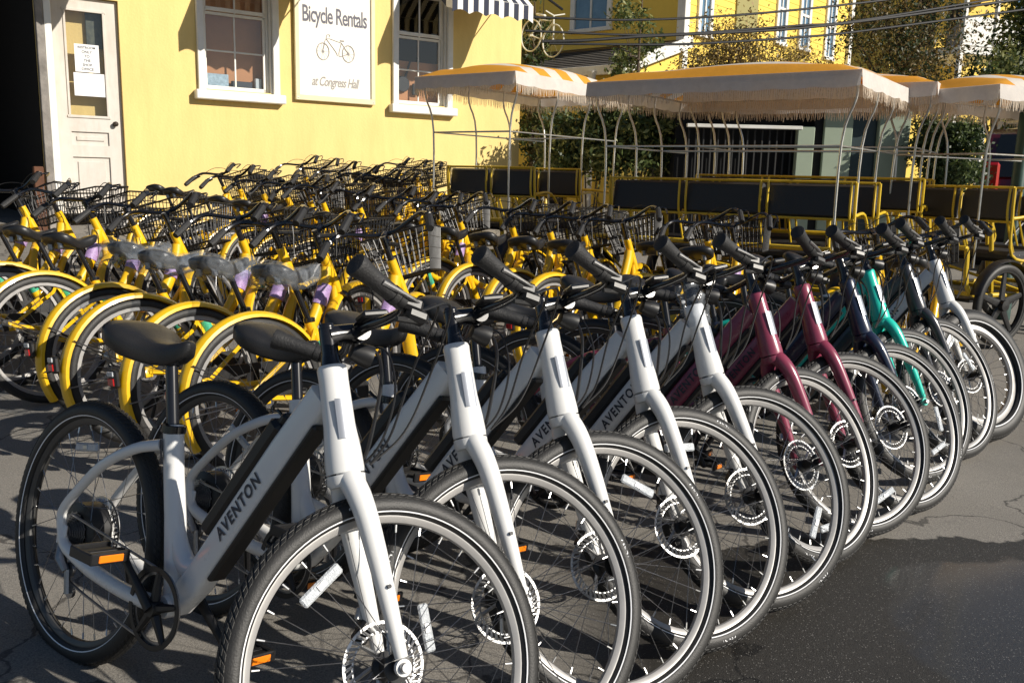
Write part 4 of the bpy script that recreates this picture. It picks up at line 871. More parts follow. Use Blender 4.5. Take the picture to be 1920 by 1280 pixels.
p2 = MB(); p2.bbox((s_open+.125, -.025, 2.4), (.075, .07, 5.2), .006); p2.build('door_casing', WHI, shop)
p3 = MB(); p3.bbox((s_door1+.04, -.02, 2.4), (.06, .05, 5.2), .006); 
pl = MB(); pl.bbox((s_open-.07, -.06, .55), (.10, .12, 1.6), .008); tag(pl.build('wood_plank', mat('brown_plank', (.11, .045, .022), .8, var=.3)), 'reddish brown plank leaning upright in the dark doorway', 'plank'); bpy.data.objects['wood_plank'].matrix_world = WM
# door
dw = s_door1-s_door0; dr = MB(); cx = (s_door0+s_door1)/2; y = .05; dz = z_d1-z_d0
def DZ(py, px=170): return wp(px, py)[1]
gz0, gz1 = DZ(219, 165), DZ(20, 165); gx0, gx1 = wp(127, 130)[0], wp(200, 130)[0]
pz = [(DZ(273, 180), DZ(248, 180)), (DZ(400, 190), DZ(295, 180))]
dholes = [(gx0, gx1, gz0, gz1)]+[(s_door0+.17, s_door1-.17, a, c) for a, c in pz]
wall_with_holes(dr, s_door0+.03, s_door1-.015, z_d0, z_d1, dholes, y, y+.035)
for a, c in pz:
    dr.add([(s_door0+.17, y+.02, a), (s_door1-.17, y+.02, a), (s_door1-.17, y+.02, c), (s_door0+.17, y+.02, c)], [(0, 1, 2, 3)]); dr.bbox((cx, y+.014, (a+c)/2), (dw-.44, .012, (c-a)-.10), .010)
for z in (gz0, gz1): dr.bbox(((gx0+gx1)/2, y-.004, z), (gx1-gx0+.05, .016, .03), .004)
for x in (gx0, gx1): dr.bbox((x, y-.0045, (gz0+gz1)/2), (.026, .015, gz1-gz0), .004)
DOORP = mat('door_paint_offwhite', (.62, .575, .52), .5, var=.05, vscale=5); stain(DOORP, (.88, .86, .83), (1, 1, 1), (6, 6, 1.5)); dro = dr.build('door', DOORP, shop)
kn = MB(); kx = wp(221, 233)[0]; kn.lathe([(0, -.062), (.018, -.060), (.029, -.045), (.027, -.030), (.012, -.022), (.012, -.004), (.028, -.003), (.028, 0)], 20, c=(kx-.02, y, z_knob)); kn.build('knob', mat('dark_bronze', (.06, .045, .035), .35, metal=.7), dro)
gp = MB(); gp.add([(gx0, y+.015, gz0), (gx1, y+.015, gz0), (gx1, y+.015, gz1), (gx0, y+.015, gz1)], [(0, 1, 2, 3)]); gp.build('pane', GLASS, dro, smooth=0)
# yellow sheet set close behind the glass to catch sun; black board before it
iw = MB(); iw.add([(s_open+.16, .20, z_d0), (gx1+.6, .20, z_d0), (gx1+.6, .20, z_d1), (s_open+.16, .20, z_d1)], [(0, 1, 2, 3)]); iw.build('inner_wall', WALLC, shop, smooth=0)
def flat_thing(name, label, cat, px0, px1, py0, py1, m, out=0., thick=.004, group=None, lines=None):
    xm, ym = (px0+px1)/2, (py0+py1)/2
    x0, x1 = wp(px0, ym, out)[0], wp(px1, ym, out)[0]; z0, z1 = wp(xm, py1, out)[1], wp(xm, py0, out)[1]
    b = MB(); b.bbox((0, 0, 0), (x1-x0, thick, z1-z0), thick*.3); b.build
    o = b.build(name, m); o.matrix_world = WM @ Matrix.Translation(((x0+x1)/2, -out, (z0+z1)/2)); tag(o, label, cat, group)
    return o, x1-x0, z1-z0
PAP = mat('notice_paper', (.80, .80, .80), .7)
flat_thing('menu_board', 'dark board of notices seen through the top of the white door', 'board', 160, 199, 18, 92, mat('board_black', (.03, .04, .045), .4, col2=(.12, .13, .08), vscale=14), -.16, .02)
n1, nw, nh = flat_thing('paper_notice', 'upper sheet of paper taped inside the door glass, with large printed lines', 'notice', 140, 186, 84, 136, PAP, -.055, .002)
for k, (tx, sz) in enumerate((('RESTROOM', .036), ('ONLY', .04), ('TO', .04), ('THE', .04), ('SHOP', .04), ('OFFICE', .04))):
    V, Fc = text_mesh(tx, sz, bold=.0006); b = MB(); b.add([(v[0], -.0022, v[1]+nh*(.38-.155*k)) for v in V], Fc); b.build('printed_line', INK, n1, smooth=0)
n2, nw, nh = flat_thing('paper_notice', 'lower sheet of paper taped inside the door glass, mostly blank', 'notice', 139, 197, 138, 181, PAP, -.053, .002)
# windows
TAN = mat('cardboard_tan', (.52, .26, .13), .85, var=.06); SASH = WHI
for wi, (a, c) in enumerate(WINS):
    wn = MB(); cw = .085
    wn.bbox((a+cw/2, -.018, (wz+wtop)/2), (cw, .05, wtop-wz), .006); wn.bbox((c-cw/2, -.018, (wz+wtop)/2), (cw, .05, wtop-wz), .006); wn.bbox(((a+c)/2, -.02, wtop+.05), (c-a+.04, .055, .12), .006)
    wn.bbox((c-cw-.012, .05, (wz+wtop)/2), (.02, .10, wtop-wz), .003); wn.bbox((c-cw-.04, .075, (wz+wtop)/2), (.03, .04, wtop-wz), .003); wn.bbox((a+cw+.012, .05, (wz+wtop)/2), (.02, .10, wtop-wz), .003)
    wo = wn.build('window', WHI, shop); tag(wo)
    si = MB(); si.bbox(((a+c)/2, -.045, wz-.055), (c-a+.10, .13, .11), .010); si.build('sill', WHI, wo)
    x0, x1 = a+cw+.02, c-cw-.06; zb = wz+.07
    midz = zb+.86
    for k, (z0, z1, yy) in enumerate(((wz, midz, .085), (midz, wtop, .055))):
        sa = MB(); xm = (x0+x1)/2
        sa.bbox((xm, yy, z0+.035), (x1-x0, .03, .07 if k == 0 else .045), .004); sa.bbox((xm, yy, z1-.012), (x1-x0, .03, .035), .004)
        for x in (x0+.015, x1-.015): sa.bbox((x, yy-.001, (z0+z1)/2), (.035, .028, z1-z0), .004)
        sa.bbox((xm, yy+.002, (z0+z1)/2), (.020, .018, z1-z0), .003); sa.bbox((xm, yy+.0035, (z0+z1)/2+.02), (x1-x0, .018, .020), .003)
        sao = sa.build('sash', SASH, wo)
        for px_ in (0, 1):
            for pz_ in (0, 1):
                xa = x0+.03 if px_ == 0 else xm+.01; xb = xm-.01 if px_ == 0 else x1-.03; h = (z0+z1)/2+.02; za = z0+.06 if pz_ == 0 else h+.01; ze = h-.01 if pz_ == 0 else z1-.03
                g = MB(); g.add([(xa, yy+.008, za), (xb, yy+.008, za), (xb, yy+.008, ze), (xa, yy+.008, ze)], [(0, 1, 2, 3)]); g.build('pane', GLASS, wo, smooth=0)
    m_ = TAN; sh = MB(); hb_ = wtop-wz if wi == 0 else .62; sh.bbox(((x0+x1)/2, .22, wz+hb_/2), (x1-x0+.1, .01, hb_), .002); o = sh.build('paper_blind', m_); o.matrix_world = WM
    tag(o, 'tan paper backing behind the window %s of the rental sign' % ('left' if wi == 0 else 'right'), 'blind')
def in_window(name, label, cat, s0, s1, z0, z1, yy, m, d=.05):
    b = MB(); b.bbox(((s0+s1)/2, yy, (z0+z1)/2), (s1-s0, d, z1-z0), .006); o = b.build(name, m); o.matrix_world = WM; return tag(o, label, cat)
a, c = WINS[0]
in_window('storage_box', 'pale blue box with stripes on the sill behind the left window', 'box', a+.13, a+.42, wz+.05, wz+.22, .16, mat('pale_blue_box', (.35, .48, .58), .6, var=.3, vscale=25))
in_window('storage_box', 'dark box beside the pale blue one behind the left window', 'box', a+.46, a+.72, wz+.05, wz+.15, .16, mat('dark_box', (.03, .04, .06), .6))
in_window('storage_box', 'small light box at the right end of the left window sill', 'box', a+.76, a+.84, wz+.05, wz+.20, .16, mat('light_box', (.55, .62, .66), .6))
a, c = WINS[1]
b = MB(); b.lathe([(0, -.02), (.10, -.02), (.11, 0), (.10, .02), (0, .02)], 24, c=(a+.26, .18, wz+.30)); b.tube([(a+.30, .18, wz+.38), (a+.38, .18, wz+.62)], [.02, .014], 8); b.bbox((a+.46, .18, wz+.24), (.09, .03, .16), .01)
o = b.build('hanging_lamp', mat('lamp_black', (.012, .014, .02), .4)); o.matrix_world = WM; tag(o, 'dark round fan-like object hanging behind the right window', 'fan')
# sign
SIGNW = mat('sign_white', (.80, .77, .70), .6, var=.03, vscale=5); SIGNF = mat('sign_cream_frame', (.74, .66, .42), .6, var=.05)
x0, x1 = wp(552, 100, .03)[0], wp(702, 100, .03)[0]; z0 = (wp(555, 189, .03)[1]+wp(700, 196, .03)[1])/2; sw = x1-x0; sh_ = 1.52*sw
sg = thing('shop_sign', 'white framed sign reading Bicycle Rentals on the yellow wall', 'sign'); sg.matrix_world = WM @ Matrix.Translation(((x0+x1)/2, -.03, z0+sh_/2))
b = MB(); b.bbox((0, .004, 0), (sw-.02, .025, sh_-.02), .004); b.build('sign_board', SIGNW, sg)
for (c, d) in (((0, -.008, sh_/2-.03), (sw, .04, .06)), ((0, -.008, -sh_/2+.035), (sw, .04, .07)), ((-sw/2+.03, -.0085, 0), (.06, .038, sh_-.13)), ((sw/2-.03, -.0085, 0), (.06, .038, sh_-.13))):
    b = MB(); b.bbox(c, d, .006); b.build('sign_frame', SIGNF, sg)
GRY = mat('sign_letter_grey', (.10, .10, .13), .6); GRL = mat('sign_drawing_grey', (.30, .28, .26), .6)
def sign_text(body, cz, width, m, shear=0., bold=.003, hs=1.):
    V, Fc = text_mesh(body, .2, bold=bold, shear=shear, spacing=.9); xs = [v[0] for v in V]; k = width/(max(xs)-min(xs)); mx = (max(xs)+min(xs))/2
    b = MB(); b.add([((v[0]-mx)*k, -.0105, v[1]*k*hs+cz) for v in V], Fc); return b.build('lettering', m, sg, smooth=0)
def sgz(py, px=630): return wp(px, py, .03)[1]-(z0+sh_/2)
sign_text('Bicycle Rentals', sgz(34), sw*.80, GRY, hs=1.65, bold=.003)
sign_text('at Congress Hall', sgz(156), sw*.60, GRL, shear=.35, hs=1.5, bold=.003)
b = MB(); yy = -.0115; cz = sgz(98)
for sx in (-1, 1):
    cx_ = sx*.155*sw/.98; b.tube([(cx_+.085*math.cos(a), yy, cz-.0+.105*math.sin(a)-.01) for a in np.linspace(0, 2*math.pi, 28, endpoint=False)], .005, 5, closed=True); b.lathe([(0, 0), (.018, 0)], 12, c=(cx_, yy, cz-.01))
    for i in range(10): an = math.pi*i/5; b.tube([(cx_, yy, cz-.01), (cx_+.083*math.cos(an), yy, cz-.01+.10*math.sin(an))], .0012, 3, cap=False)
for Q in ([(-.155, 0), (-.115, .15), (.02, .13), (.07, .12)], [(-.115, .15), (0, 0), (.02, -.05)], [(.07, .12), (.04, -.05), (.155, -.01)], [(.07, .12), (.155, -.01)], [(-.115, .15), (-.105, .20), (-.07, .20), (-.08, .175)]):
    b.tube(spl([(p[0]*sw/.98, yy, cz+p[1]) for p in Q], 3), .004, 5)
b.bbox((.078*sw/.98, yy, cz+.145), (.06, .006, .018), .003); b.build('bicycle_drawing', GRL, sg)
for sx in (-1, 1): b = MB(); b.lathe([(0, -.031), (.008, -.030), (.009, -.027)], 8, c=(sx*(sw/2-.03), 0, -sh_/2+.03)); b.build('bolt', STEEL, sg)

# awnings: real striped awnings above each window, their shade falls on the wall
AWN_N = mat('awning_navy', (.02, .025, .05), .8); AWN_W = mat('awning_white', (.78, .76, .72), .8)
def awning(label, s0, s1, zlow, w, zt, n=8):
    t = thing('awning', label, 'awning', group='striped awnings over the windows'); t.matrix_world = WM
    b = MB(); k = n*2
    for i in range(k):
        xa, xb = s0+(s1-s0)*i/k, s0+(s1-s0)*(i+1)/k
        b.add([(xa, -.02, zt), (xb, -.02, zt), (xb, -w, zlow+.22), (xa, -w, zlow+.22)], [(0, 1, 2, 3)], i % 2)
    for i in range(k*4):
        xa, xb = s0+(s1-s0)*i/(k*4), s0+(s1-s0)*(i+1)/(k*4); f = lambda x: zlow+.045*abs(math.sin((x-s0)/(s1-s0)*math.pi*5.))
        b.add([(xa, -w, f(xa)), (xb, -w, f(xb)), (xb, -w, zlow+.22), (xa, -w, zlow+.22)], [(0, 1, 2, 3)], (i//4) % 2)
    for x in (s0, s1):
        for j in range(6):
            ya, yb = -.02-(w-.02)*j/6, -.02-(w-.02)*(j+1)/6; g = lambda y: zt+(zlow+.22-zt)*((-y-.02)/(w-.02))
            lo = lambda y: max(zlow+.04, g(y)-.26)
            b.add([(x, ya, lo(ya)), (x, yb, lo(yb)), (x, yb, g(yb)), (x, ya, g(ya))], [(0, 1, 2, 3)], j % 2)
    b.build('awning_cloth', [AWN_N, AWN_W], t, smooth=0)
    f = MB(); f.tube([(s0, -w+.01, zlow+.22), (s1, -w+.01, zlow+.22)], .010, 6)
    for x in (s0+.01, s1-.01): f.tube([(x, -w+.01, zlow+.22), (x, -.02, zlow+.30)], .008, 6)
    f.build('awning_arm', CHR, t)
AW = .95
corner_w = WMI @ on_plane(848, 22, W0+WN*AW, WN)
Sl = WMI.to_3x3() @ S; shift = AW/-Sl.y      # sun direction in the wall frame
aw2 = corner_w.x; zlow = corner_w.z
awning('navy and white striped awning over the right-hand shop window', aw2, aw2+1.30, zlow, AW, zlow+.95)
sh1 = wp(335, 95); aw1 = sh1[0]+Sl.x*shift; z1_ = sh1[1]+Sl.z*shift
awning('navy and white striped awning over the left-hand shop window', aw1, aw1+1.06, z1_-.02, AW, z1_+.93)
sh0 = wp(100, 62); aw0 = sh0[0]+Sl.x*shift
awning('navy and white striped awning over the white door', aw0-.95, aw0+.02, wp(100, 62)[1]+Sl.z*shift, AW, wp(100, 62)[1]+Sl.z*shift+.9)

# hanging bicycle sign at the corner
hb = thing('hanging_bicycle', 'cream painted bicycle hung as a sign from the wall corner', 'bicycle'); c = at_y(1018, 62, 14.6); hb.location = c; hb.rotation_euler = (0, R_(14), R_(-50))
CRM = mat('cream_paint', (.72, .70, .60), .5)
for x in (-.27, .27):
    b = MB(); b.tube([(x+.24*math.cos(a), 0, -.08+.24*math.sin(a)) for a in np.linspace(0, 2*math.pi, 28, endpoint=False)], .012, 6, closed=True); b.tube([(x, -.03, -.08), (x, .03, -.08)], .02, 8)
    for i in range(8): an = math.pi*i/4; b.tube([(x, 0, -.08), (x+.24*math.cos(an), 0, -.08+.24*math.sin(an))], .002, 3, cap=False)
    b.build('wheel', CRM, hb)
b = MB()
for Q in ([(-.27, -.08), (-.02, -.10), (-.10, .22), (-.27, -.08)], [(-.02, -.10), (.20, .20), (-.10, .18)], [(.27, -.08), (.18, .28)]): b.tube([(p[0], 0, p[1]) for p in Q], .014, 6)
b.build('frame', CRM, hb)
b = MB(); b.tube([(.10, 0, .30), (.18, 0, .28), (.2, -.2, .33)], .010, 6); b.tube([(.18, 0, .28), (.2, .2, .33)], .010, 6); b.build('handlebar', CRM, hb)
b = MB(); b.bbox((-.12, 0, .25), (.2, .07, .04), .015); b.build('saddle', CRM, hb)
b = MB(); q0 = WM @ Vector((s_corner-.02, .1, 4.6)); b.tube([q0, c+Vector((0, 0, .55)), c+Vector((.3, 0, .35))], .02, 8); b.tube([c+Vector((0, 0, .55)), c+Vector((0, 0, .2))], .006, 6)
tag(b.build('sign_bracket', BLK), 'black bracket holding the hung cream bicycle off the wall corner', 'bracket')

# ================================================================== FOLIAGE
LG = [mat('leaf_dark', (.040, .066, .024), .6), mat('leaf_mid', (.10, .135, .040), .6), mat('leaf_light', (.24, .25, .08), .6)]
LB = [mat('leaf_olive', (.11, .095, .036), .6), mat('leaf_bronze', (.22, .15, .05), .6), mat('leaf_tan', (.42, .30, .10), .6)]
BARK = mat('bark', (.09, .065, .045), .9, var=.3, bump=.6, bscale=25)
for m_ in LG+LB: m_.node_tree.nodes['Principled BSDF'].inputs['Roughness'].default_value = .5
def leaves(b, c, rad, n, size, clumps=30, spread=.28, shell=.55, box=False):
    c = np.array(c); rad = np.array(rad)
    d = RNG.normal(size=(clumps, 3)); d /= np.linalg.norm(d, axis=1)[:, None]
    if box: cc = c+RNG.uniform(-1, 1, (clumps, 3))*rad
    else: cc = c+d*rad*(shell+(1-shell)*RNG.random((clumps, 1)))**1
    k = RNG.integers(0, clumps, n); p = cc[k]+RNG.normal(size=(n, 3))*rad.min()*spread
    u = RNG.normal(size=(n, 3)); u /= np.linalg.norm(u, axis=1)[:, None]; w_ = RNG.normal(size=(n, 3)); w_ -= u*(u*w_).sum(1)[:, None]; w_ /= np.linalg.norm(w_, axis=1)[:, None]
    s = size*RNG.uniform(.6, 1.3, (n, 1)); V = np.stack([p-u*s, p-w_*s*.45, p+u*s, p+w_*s*.45], 1).reshape(-1, 3)
    o = len(b.v); b.v += [tuple(x) for x in V.tolist()]; b.f += [(o+4*i, o+4*i+1, o+4*i+2, o+4*i+3) for i in range(n)]
    cm = RNG.integers(0, 3, clumps); mi = np.where(RNG.random(n) < .6, cm[k], RNG.integers(0, 3, n)); b.m += mi.tolist(); return cc
def tree(label, base, h, rad, n, size, pal, cat='tree', trunk=.12, crown_c=None, clumps=50, shell=.3, spread=.25, name='tree'):
    t = thing(name, label, cat, base); b = MB(); cc = crown_c or (0, 0, h-rad[2]*.9)
    cl = leaves(b, cc, rad, n, size, clumps, spread, shell); cr = b.build('crown', pal, t, smooth=0); tag(cr, kind='stuff') if False else None
    tr = MB(); tr.tube(spl([(0, 0, -.2), (.03, .02, h*.3), (-.02, .0, h*.6), (cc[0]*.8, 0, h*.92)], 4), [trunk, trunk*.8, trunk*.55, trunk*.2], 9)
    for i in range(0, len(cl), 3):
        q = cl[i]; z = h*random.uniform(.35, .8); tr.tube(spl([(0, 0, z*.9), (q[0]*.5, q[1]*.5, (z+q[2])/2), tuple(q)], 3), [trunk*.35, trunk*.2, trunk*.05], 5)
    tr.build('trunk', BARK, t); return t
def shrub(label, pts, n, size, pal, name='shrub', cat='shrub', clumps=40):
    b = MB(); c0 = Vector(pts[0][0])
    for (c, r) in pts: leaves(b, tuple(Vector(c)-c0), r, n//len(pts), size, clumps, .22, .45)
    t = thing(name, label, cat, tuple(c0)); b.build('foliage', pal, t, smooth=0)
    s = MB()
    for (c, r) in pts:
        for i in range(5): q = Vector(c)-c0; s.tube([(q.x, q.y, -c0.z+.0), (q.x+r[0]*random.uniform(-.7, .7), q.y, q.z+r[2]*.5)], [.02, .006], 5)
    s.build('stems', BARK, t); return t

for m_ in LG+LB:
    n_ = m_.node_tree; t_ = n_.nodes.new('ShaderNodeBsdfTranslucent'); t_.inputs[0].default_value = n_.nodes['Principled BSDF'].inputs['Base Color'].default_value; x_ = n_.nodes.new('ShaderNodeMixShader'); x_.inputs[0].default_value = .35
    n_.links.new(n_.nodes['Principled BSDF'].outputs[0], x_.inputs[1]); n_.links.new(t_.outputs[0], x_.inputs[2]); n_.links.new(x_.outputs[0], n_.nodes['Material Output'].inputs[0])
# ================================================================== FAR YELLOW HOUSE
HW = mat('house_yellow', (.82, .58, .10), .75, var=.05, vscale=2); SHG = mat('grey_shingle', (.15, .135, .115), .9, var=.3, vscale=6)
WGL = mat('far_window_glass', (.12, .22, .33), .12, spec=.8, var=.2, vscale=3)
hc = Vector((3.85, 22, 0)); hang = math.atan2(.75, .66); HM = Matrix.Translation(hc) @ Matrix.Rotation(hang, 4, 'Z'); HMI = HM.inverted()
hn = Vector((.75, -.66, 0)).normalized()
house = thing('yellow_house', 'bright yellow clapboard house with white window trim across the yard', 'building', hc, hang)
def hp(px, py): l = HMI @ on_plane(px, py, hc, hn); return l.x, l.z
# local frame: x along lit face, -y outward (to the right/front), +y is into the house; left face is plane x=0
HL = hp(1590, 70)[0]; HH = 8.5
b = MB(); b.box((HL/2, 4, HH/2), (HL, 8, HH)); b.build('wall', HW, house, smooth=0)
cb_ = MB()
for i in range(46):
    z = .4+i*.17
    cb_.add([(-.0, -.012, z), (HL, -.012, z), (HL, -.002, z+.165), (0, -.002, z+.165)], [(0, 1, 2, 3)]); cb_.add([(0, -.012, z), (HL, -.012, z), (HL, -.002, z-.004), (0, -.002, z-.004)], [(3, 2, 1, 0)])
cb_.build('clapboards', HW, house, smooth=0)
for x_ in (0, HL): tr = MB(); tr.bbox((x_, 0, HH/2), (.22, .22, HH), .01); tr.build('corner_board', WHI, house)
def hwin(x0, x1, z0, z1, left=False):
    cx_, cz_ = (x0+x1)/2, (z0+z1)/2; ww, hh_ = x1-x0, z1-z0
    f = MB(); M_ = Matrix.Identity(4) if not left else Matrix.Rotation(R_(-90), 4, 'Z')
    f.bbox((cx_, -.03, z1+.06), (ww+.34, .10, .16), .01); f.bbox((cx_, -.03, z0-.05), (ww+.34, .14, .10), .01)
    for x in (x0-.08, x1+.08): f.bbox((x, -.031, cz_), (.14, .08, hh_), .01)
    f.bbox((cx_, -.03, cz_), (ww, .05, .07), .005); f.bbox((cx_, -.028, cz_), (.05, .04, hh_), .004)
    o = f.build('window', WHI, house); o.matrix_basis = M_
    g = MB(); g.add([(x0, -.016, z0), (x1, -.016, z0), (x1, -.016, z1), (x0, -.016, z1)], [(0, 1, 2, 3)]); g.build('pane', WGL, o, smooth=0)
for (pa, pb, yb) in ((1310, 1326, 62), (1455, 1466, 78), (1497, 1510, 88), (1545, 1556, 106)):
    a, zb_ = hp(pa, yb); c_, _ = hp(pb, yb); hwin(a, c_, zb_, zb_+1.75)
a, zb_ = hp(1376, 56); c_, _ = hp(1416, 56)
b = MB(); b.bbox(((a+c_)/2, -.03, zb_+1.2), (c_-a, .05, 2.4), .01); b.build('shutter', mat('olive_shutter', (.30, .27, .10), .7), house)
for (x0, x1, z0) in ((2.2, 3.2, 3.9), (5.2, 6.1, 3.9)): hwin(-x1, -x0, z0+1.25, z0+3.2, True)
b = MB(); LD = -hp(1155, 125)[0]; zr = hp(1252, 68)[1]; ze = hp(1155, 125)[1]
b.add([(.15, -.15, zr), (-LD, -.15, ze), (-LD, 10, ze), (.15, 10, zr)], [(0, 1, 2, 3)]); b.add([(.15, -.15, zr-.1), (-LD, -.15, ze-.1), (-LD, 10, ze-.1), (.15, 10, zr-.1)], [(0, 1, 2, 3)])
for i in range(12):
    u0, u1 = i/12, (i+1)/12; xa, xb = .0-LD*u0, .0-LD*u1; za, zb2 = zr+(ze-zr)*u0, zr+(ze-zr)*u1
    b.add([(xa, -.12, za+.01), (xb, -.12, zb2+.035), (xb, 10, zb2+.035), (xa, 10, za+.01)], [(0, 1, 2, 3)])
b.build('lean_to_roof', SHG, house, smooth=0)
b = MB(); dx, dz_ = -LD-.15, ze-zr; ln = math.hypot(dx, dz_)
b.bbox((( .15-LD)/2, -.18, (zr+ze)/2-.04), (ln, .08, .26), .01, 0, Matrix.Rotation(-math.atan2(dz_, dx)+math.pi, 3, 'Y')); b.bbox((-LD, 4.9, ze-.05), (.08, 10, .2), .01); b.build('rake_board', WHI, house)
b = MB(); b.add([(0, -.02, .0), (-LD+.2, -.02, .0), (-LD+.2, -.02, ze-.05), (0, -.02, zr-.1)], [(0, 1, 2, 3)]); b.build('lean_to_wall', HW, house, smooth=0)
b = MB(); b.add([(-LD+.35, -.02, 0), (-LD+.35, 10, 0), (-LD+.35, 10, ze), (-LD+.35, -.02, ze)], [(0, 1, 2, 3)]); b.build('porch_wall', HW, house, smooth=0)
for (y0_, y1_) in ((1.6, 2.6), (4.6, 6.6)):
    b = MB(); b.bbox((-LD+.33, (y0_+y1_)/2, 1.5), (.04, y1_-y0_, 2.4), .01); b.build('opening_shade', DK, house)  # near-black slab puts the opening's shade into colour
for y_ in (0.6, 3.4, 7.2):
    b = MB(); b.lathe([(.12, 0), (.12, .1), (.09, .12), (.085, 3.6), (.12, 3.7)], 14, axis='z', c=(-LD-.05, y_, 0)); b.build('porch_column', WHI, house)

# white porch house
ph = thing('porch_house', 'white house with two-storey porch behind the far tree', 'building', (18.6, 40, 0), R_(20))
b = MB(); b.box((2, 5, 5.2), (7, 6, 10.4)); b.build('wall', HW, ph, smooth=0)
b = MB(); b.bbox((1.2, 0.6, 7.1), (3.6, 3.2, .35), .03); b.build('porch_deck', WHI, ph)
b = MB(); b.bbox((1.2, -1.0, 7.85), (3.6, .08, 1.2), .02); b.build('porch_parapet', WHI, ph)
b = MB(); b.bbox((3.0, .6, 7.85), (.08, 3.1, 1.2), .02); b.build('porch_parapet', WHI, ph)
for x in (-.5, 1.2, 2.95):
    b = MB(); b.bbox((x, -1.03, 8.7), (.16, .16, 2.7), .02); b.build('porch_post', WHI, ph)
    b = MB(); b.bbox((x, -.95, 3.5), (.2, .2, 7.0), .02); b.build('porch_post', WHI, ph)
b = MB(); b.prism([(-1.0, 9.9), (3.6, 9.9), (3.0, 10.8), (-.5, 10.8)], -1.5, 3); b.build('porch_roof', WHI, ph)
for x in (.3, 2.1):
    b = MB(); b.bbox((x, 1.96, 8.6), (1.1, .06, 2.0), .02); b.build('window', DK, ph)
st_ = thing('outside_stair', 'white stair with rails beyond the parked car at right', 'stair', at_y(1893, 345, 19)*Vector((1, 1, 0)), R_(0))
for i in range(12):
    b = MB(); b.bbox((.45-.09*i, 0, 3.1-.17*i), (.5, 1.0, .05), .01); b.build('step', WHI, st_)
for s_ in (-.5, .5):
    b = MB(); b.tube([(.55, s_, 3.9), (-.75, s_, 1.5)], .05, 6); b.build('rail', WHI, st_)

GRN = mat('shed_green', (.30, .36, .27), .7, var=.06, vscale=4); SLT = mat('dark_slat', (.028, .030, .030), .6)
sY = 12.6; shp = thing('green_shed', 'low pale green shed with dark slatted bay and dark door', 'shed', (0, 0, 0))
def sx(px, py=270): return at_y(px, py, sY).x
def sz(py, px=1400): return at_y(px, py, sY).z
zt_ = sz(196, 1500); zg = .05
def post_panel(pa, pb, name='wall_panel', m=GRN, zt=None, y=sY, th=.12):
    b = MB(); zt = zt or zt_; b.bbox(((sx(pa)+sx(pb))/2, y, (zg+zt)/2), (sx(pb)-sx(pa), th, zt-zg), .01); return b.build(name, m, shp)
zl = sz(238, 1400)
post_panel(1492, 1524, zt=zl+.02); post_panel(1541, 1594); post_panel(1643, 1701)
post_panel(1594, 1643, 'door', mat('shed_door_dark', (.02, .04, .045), .5), y=sY+.05, th=.06)
b = MB(); b.bbox(((sx(1270)+sx(1700))/2, sY+1.2, zt_+.1), (sx(1700)-sx(1270)+.2, 3.0, .12), .02); b.build('roof', SLT, shp)
b = MB(); b.bbox(((sx(1285)+sx(1500))/2, sY-.03, zl), (sx(1500)-sx(1285), .08, .05), .006); b.build('lintel', WHI, shp)
n = 15
for i in range(n):
    x = sx(1285)+(sx(1492)-sx(1285))*(i+.5)/n; b = MB() if i == 0 else b
    if i == 0: b.bbox((0, 0, (zg+zl)/2), (.022, .03, zl-zg-.06), .004); sm_ = b.mesh('slat', mat('slat_grey', (.022, .022, .022), .7)); 
    obj('slat', sm_, shp, (x, sY+.05, 0))
b = MB(); b.box(((sx(1270)+sx(1541))/2, sY+1.4, (zg+zt_)/2), (sx(1541)-sx(1270), 2.4, zt_-zg)); b.build('dark_bay', DK, shp, smooth=0)  # solid near-black box for the shade inside the bay
b = MB(); b.bbox(((sx(1524)+sx(1541))/2, sY+.02, (zg+zt_)/2), (sx(1541)-sx(1524), .06, zt_-zg), .006); b.build('gap_panel', DK, shp)  # strip coloured as the shade in the gap

# ================================================================== VEGETATION
tree('slim young tree rising above the striped canopies, sparse leaves', at_y(1182, 250, 17.5)*Vector((1, 1, 0)), 6.2, (.55, .5, 2.1), 1100, .075, LG, trunk=.065, clumps=16, shell=.5, spread=.3, crown_c=(.05, 0, 4.4)) if False else None
def ground_pt(px, Y): p = at_y(px, 345, Y); return Vector((p.x, p.y, 0))
tree('slim young tree with sparse leaves in front of the grey shingle roof', ground_pt(1188, 17), 5.2, (.55, .5, 1.3), 1500, .05, LG, trunk=.055, clumps=14, shell=.6, spread=.22)
tree('golden bushy tree standing against the lit yellow house', ground_pt(1352, 18), 4.35, (1.05, .9, .95), 9500, .036, LB, trunk=.08, clumps=60)
tree('bronze leafed tree against the right part of the yellow house', ground_pt(1450, 18.4), 4.0, (.85, .8, .8), 8500, .036, LB, trunk=.08, clumps=50)
tree('tall loose tree between the yellow house and the white porch', ground_pt(1665, 19), 6.0, (1.25, 1.1, 2.1), 14000, .042, LG[:1]+LB[:1]+LB[1:2], trunk=.11, clumps=80)
tree('dark evergreen at the top right corner behind the porch house', ground_pt(1942, 24), 8.5, (1.2, 1.2, 3.8), 26000, .08, [LG[0], LG[0], LG[1]], trunk=.2, clumps=90)
tree('low round shrub tree left of the dark evergreen', ground_pt(1850, 18), 3.9, (.75, .7, .6), 3200, .055, LG, trunk=.07, clumps=34)
tree('narrow cypress beside the corner of the yellow shop', ground_pt(994, 16.2), 4.6, (.26, .26, 2.1), 4200, .05, [LG[0], LG[1], LB[0]], trunk=.08, clumps=70, name='cypress_tree')
g = lambda px, py, Y: tuple(at_y(px, py, Y))
shrub('dense green bush behind the surreys, right of the shop corner', [(g(1062, 275, 13.8), (.45, .4, .5)), (g(1110, 265, 13.4), (.7, .5, .55))], 9000, .045, LG)
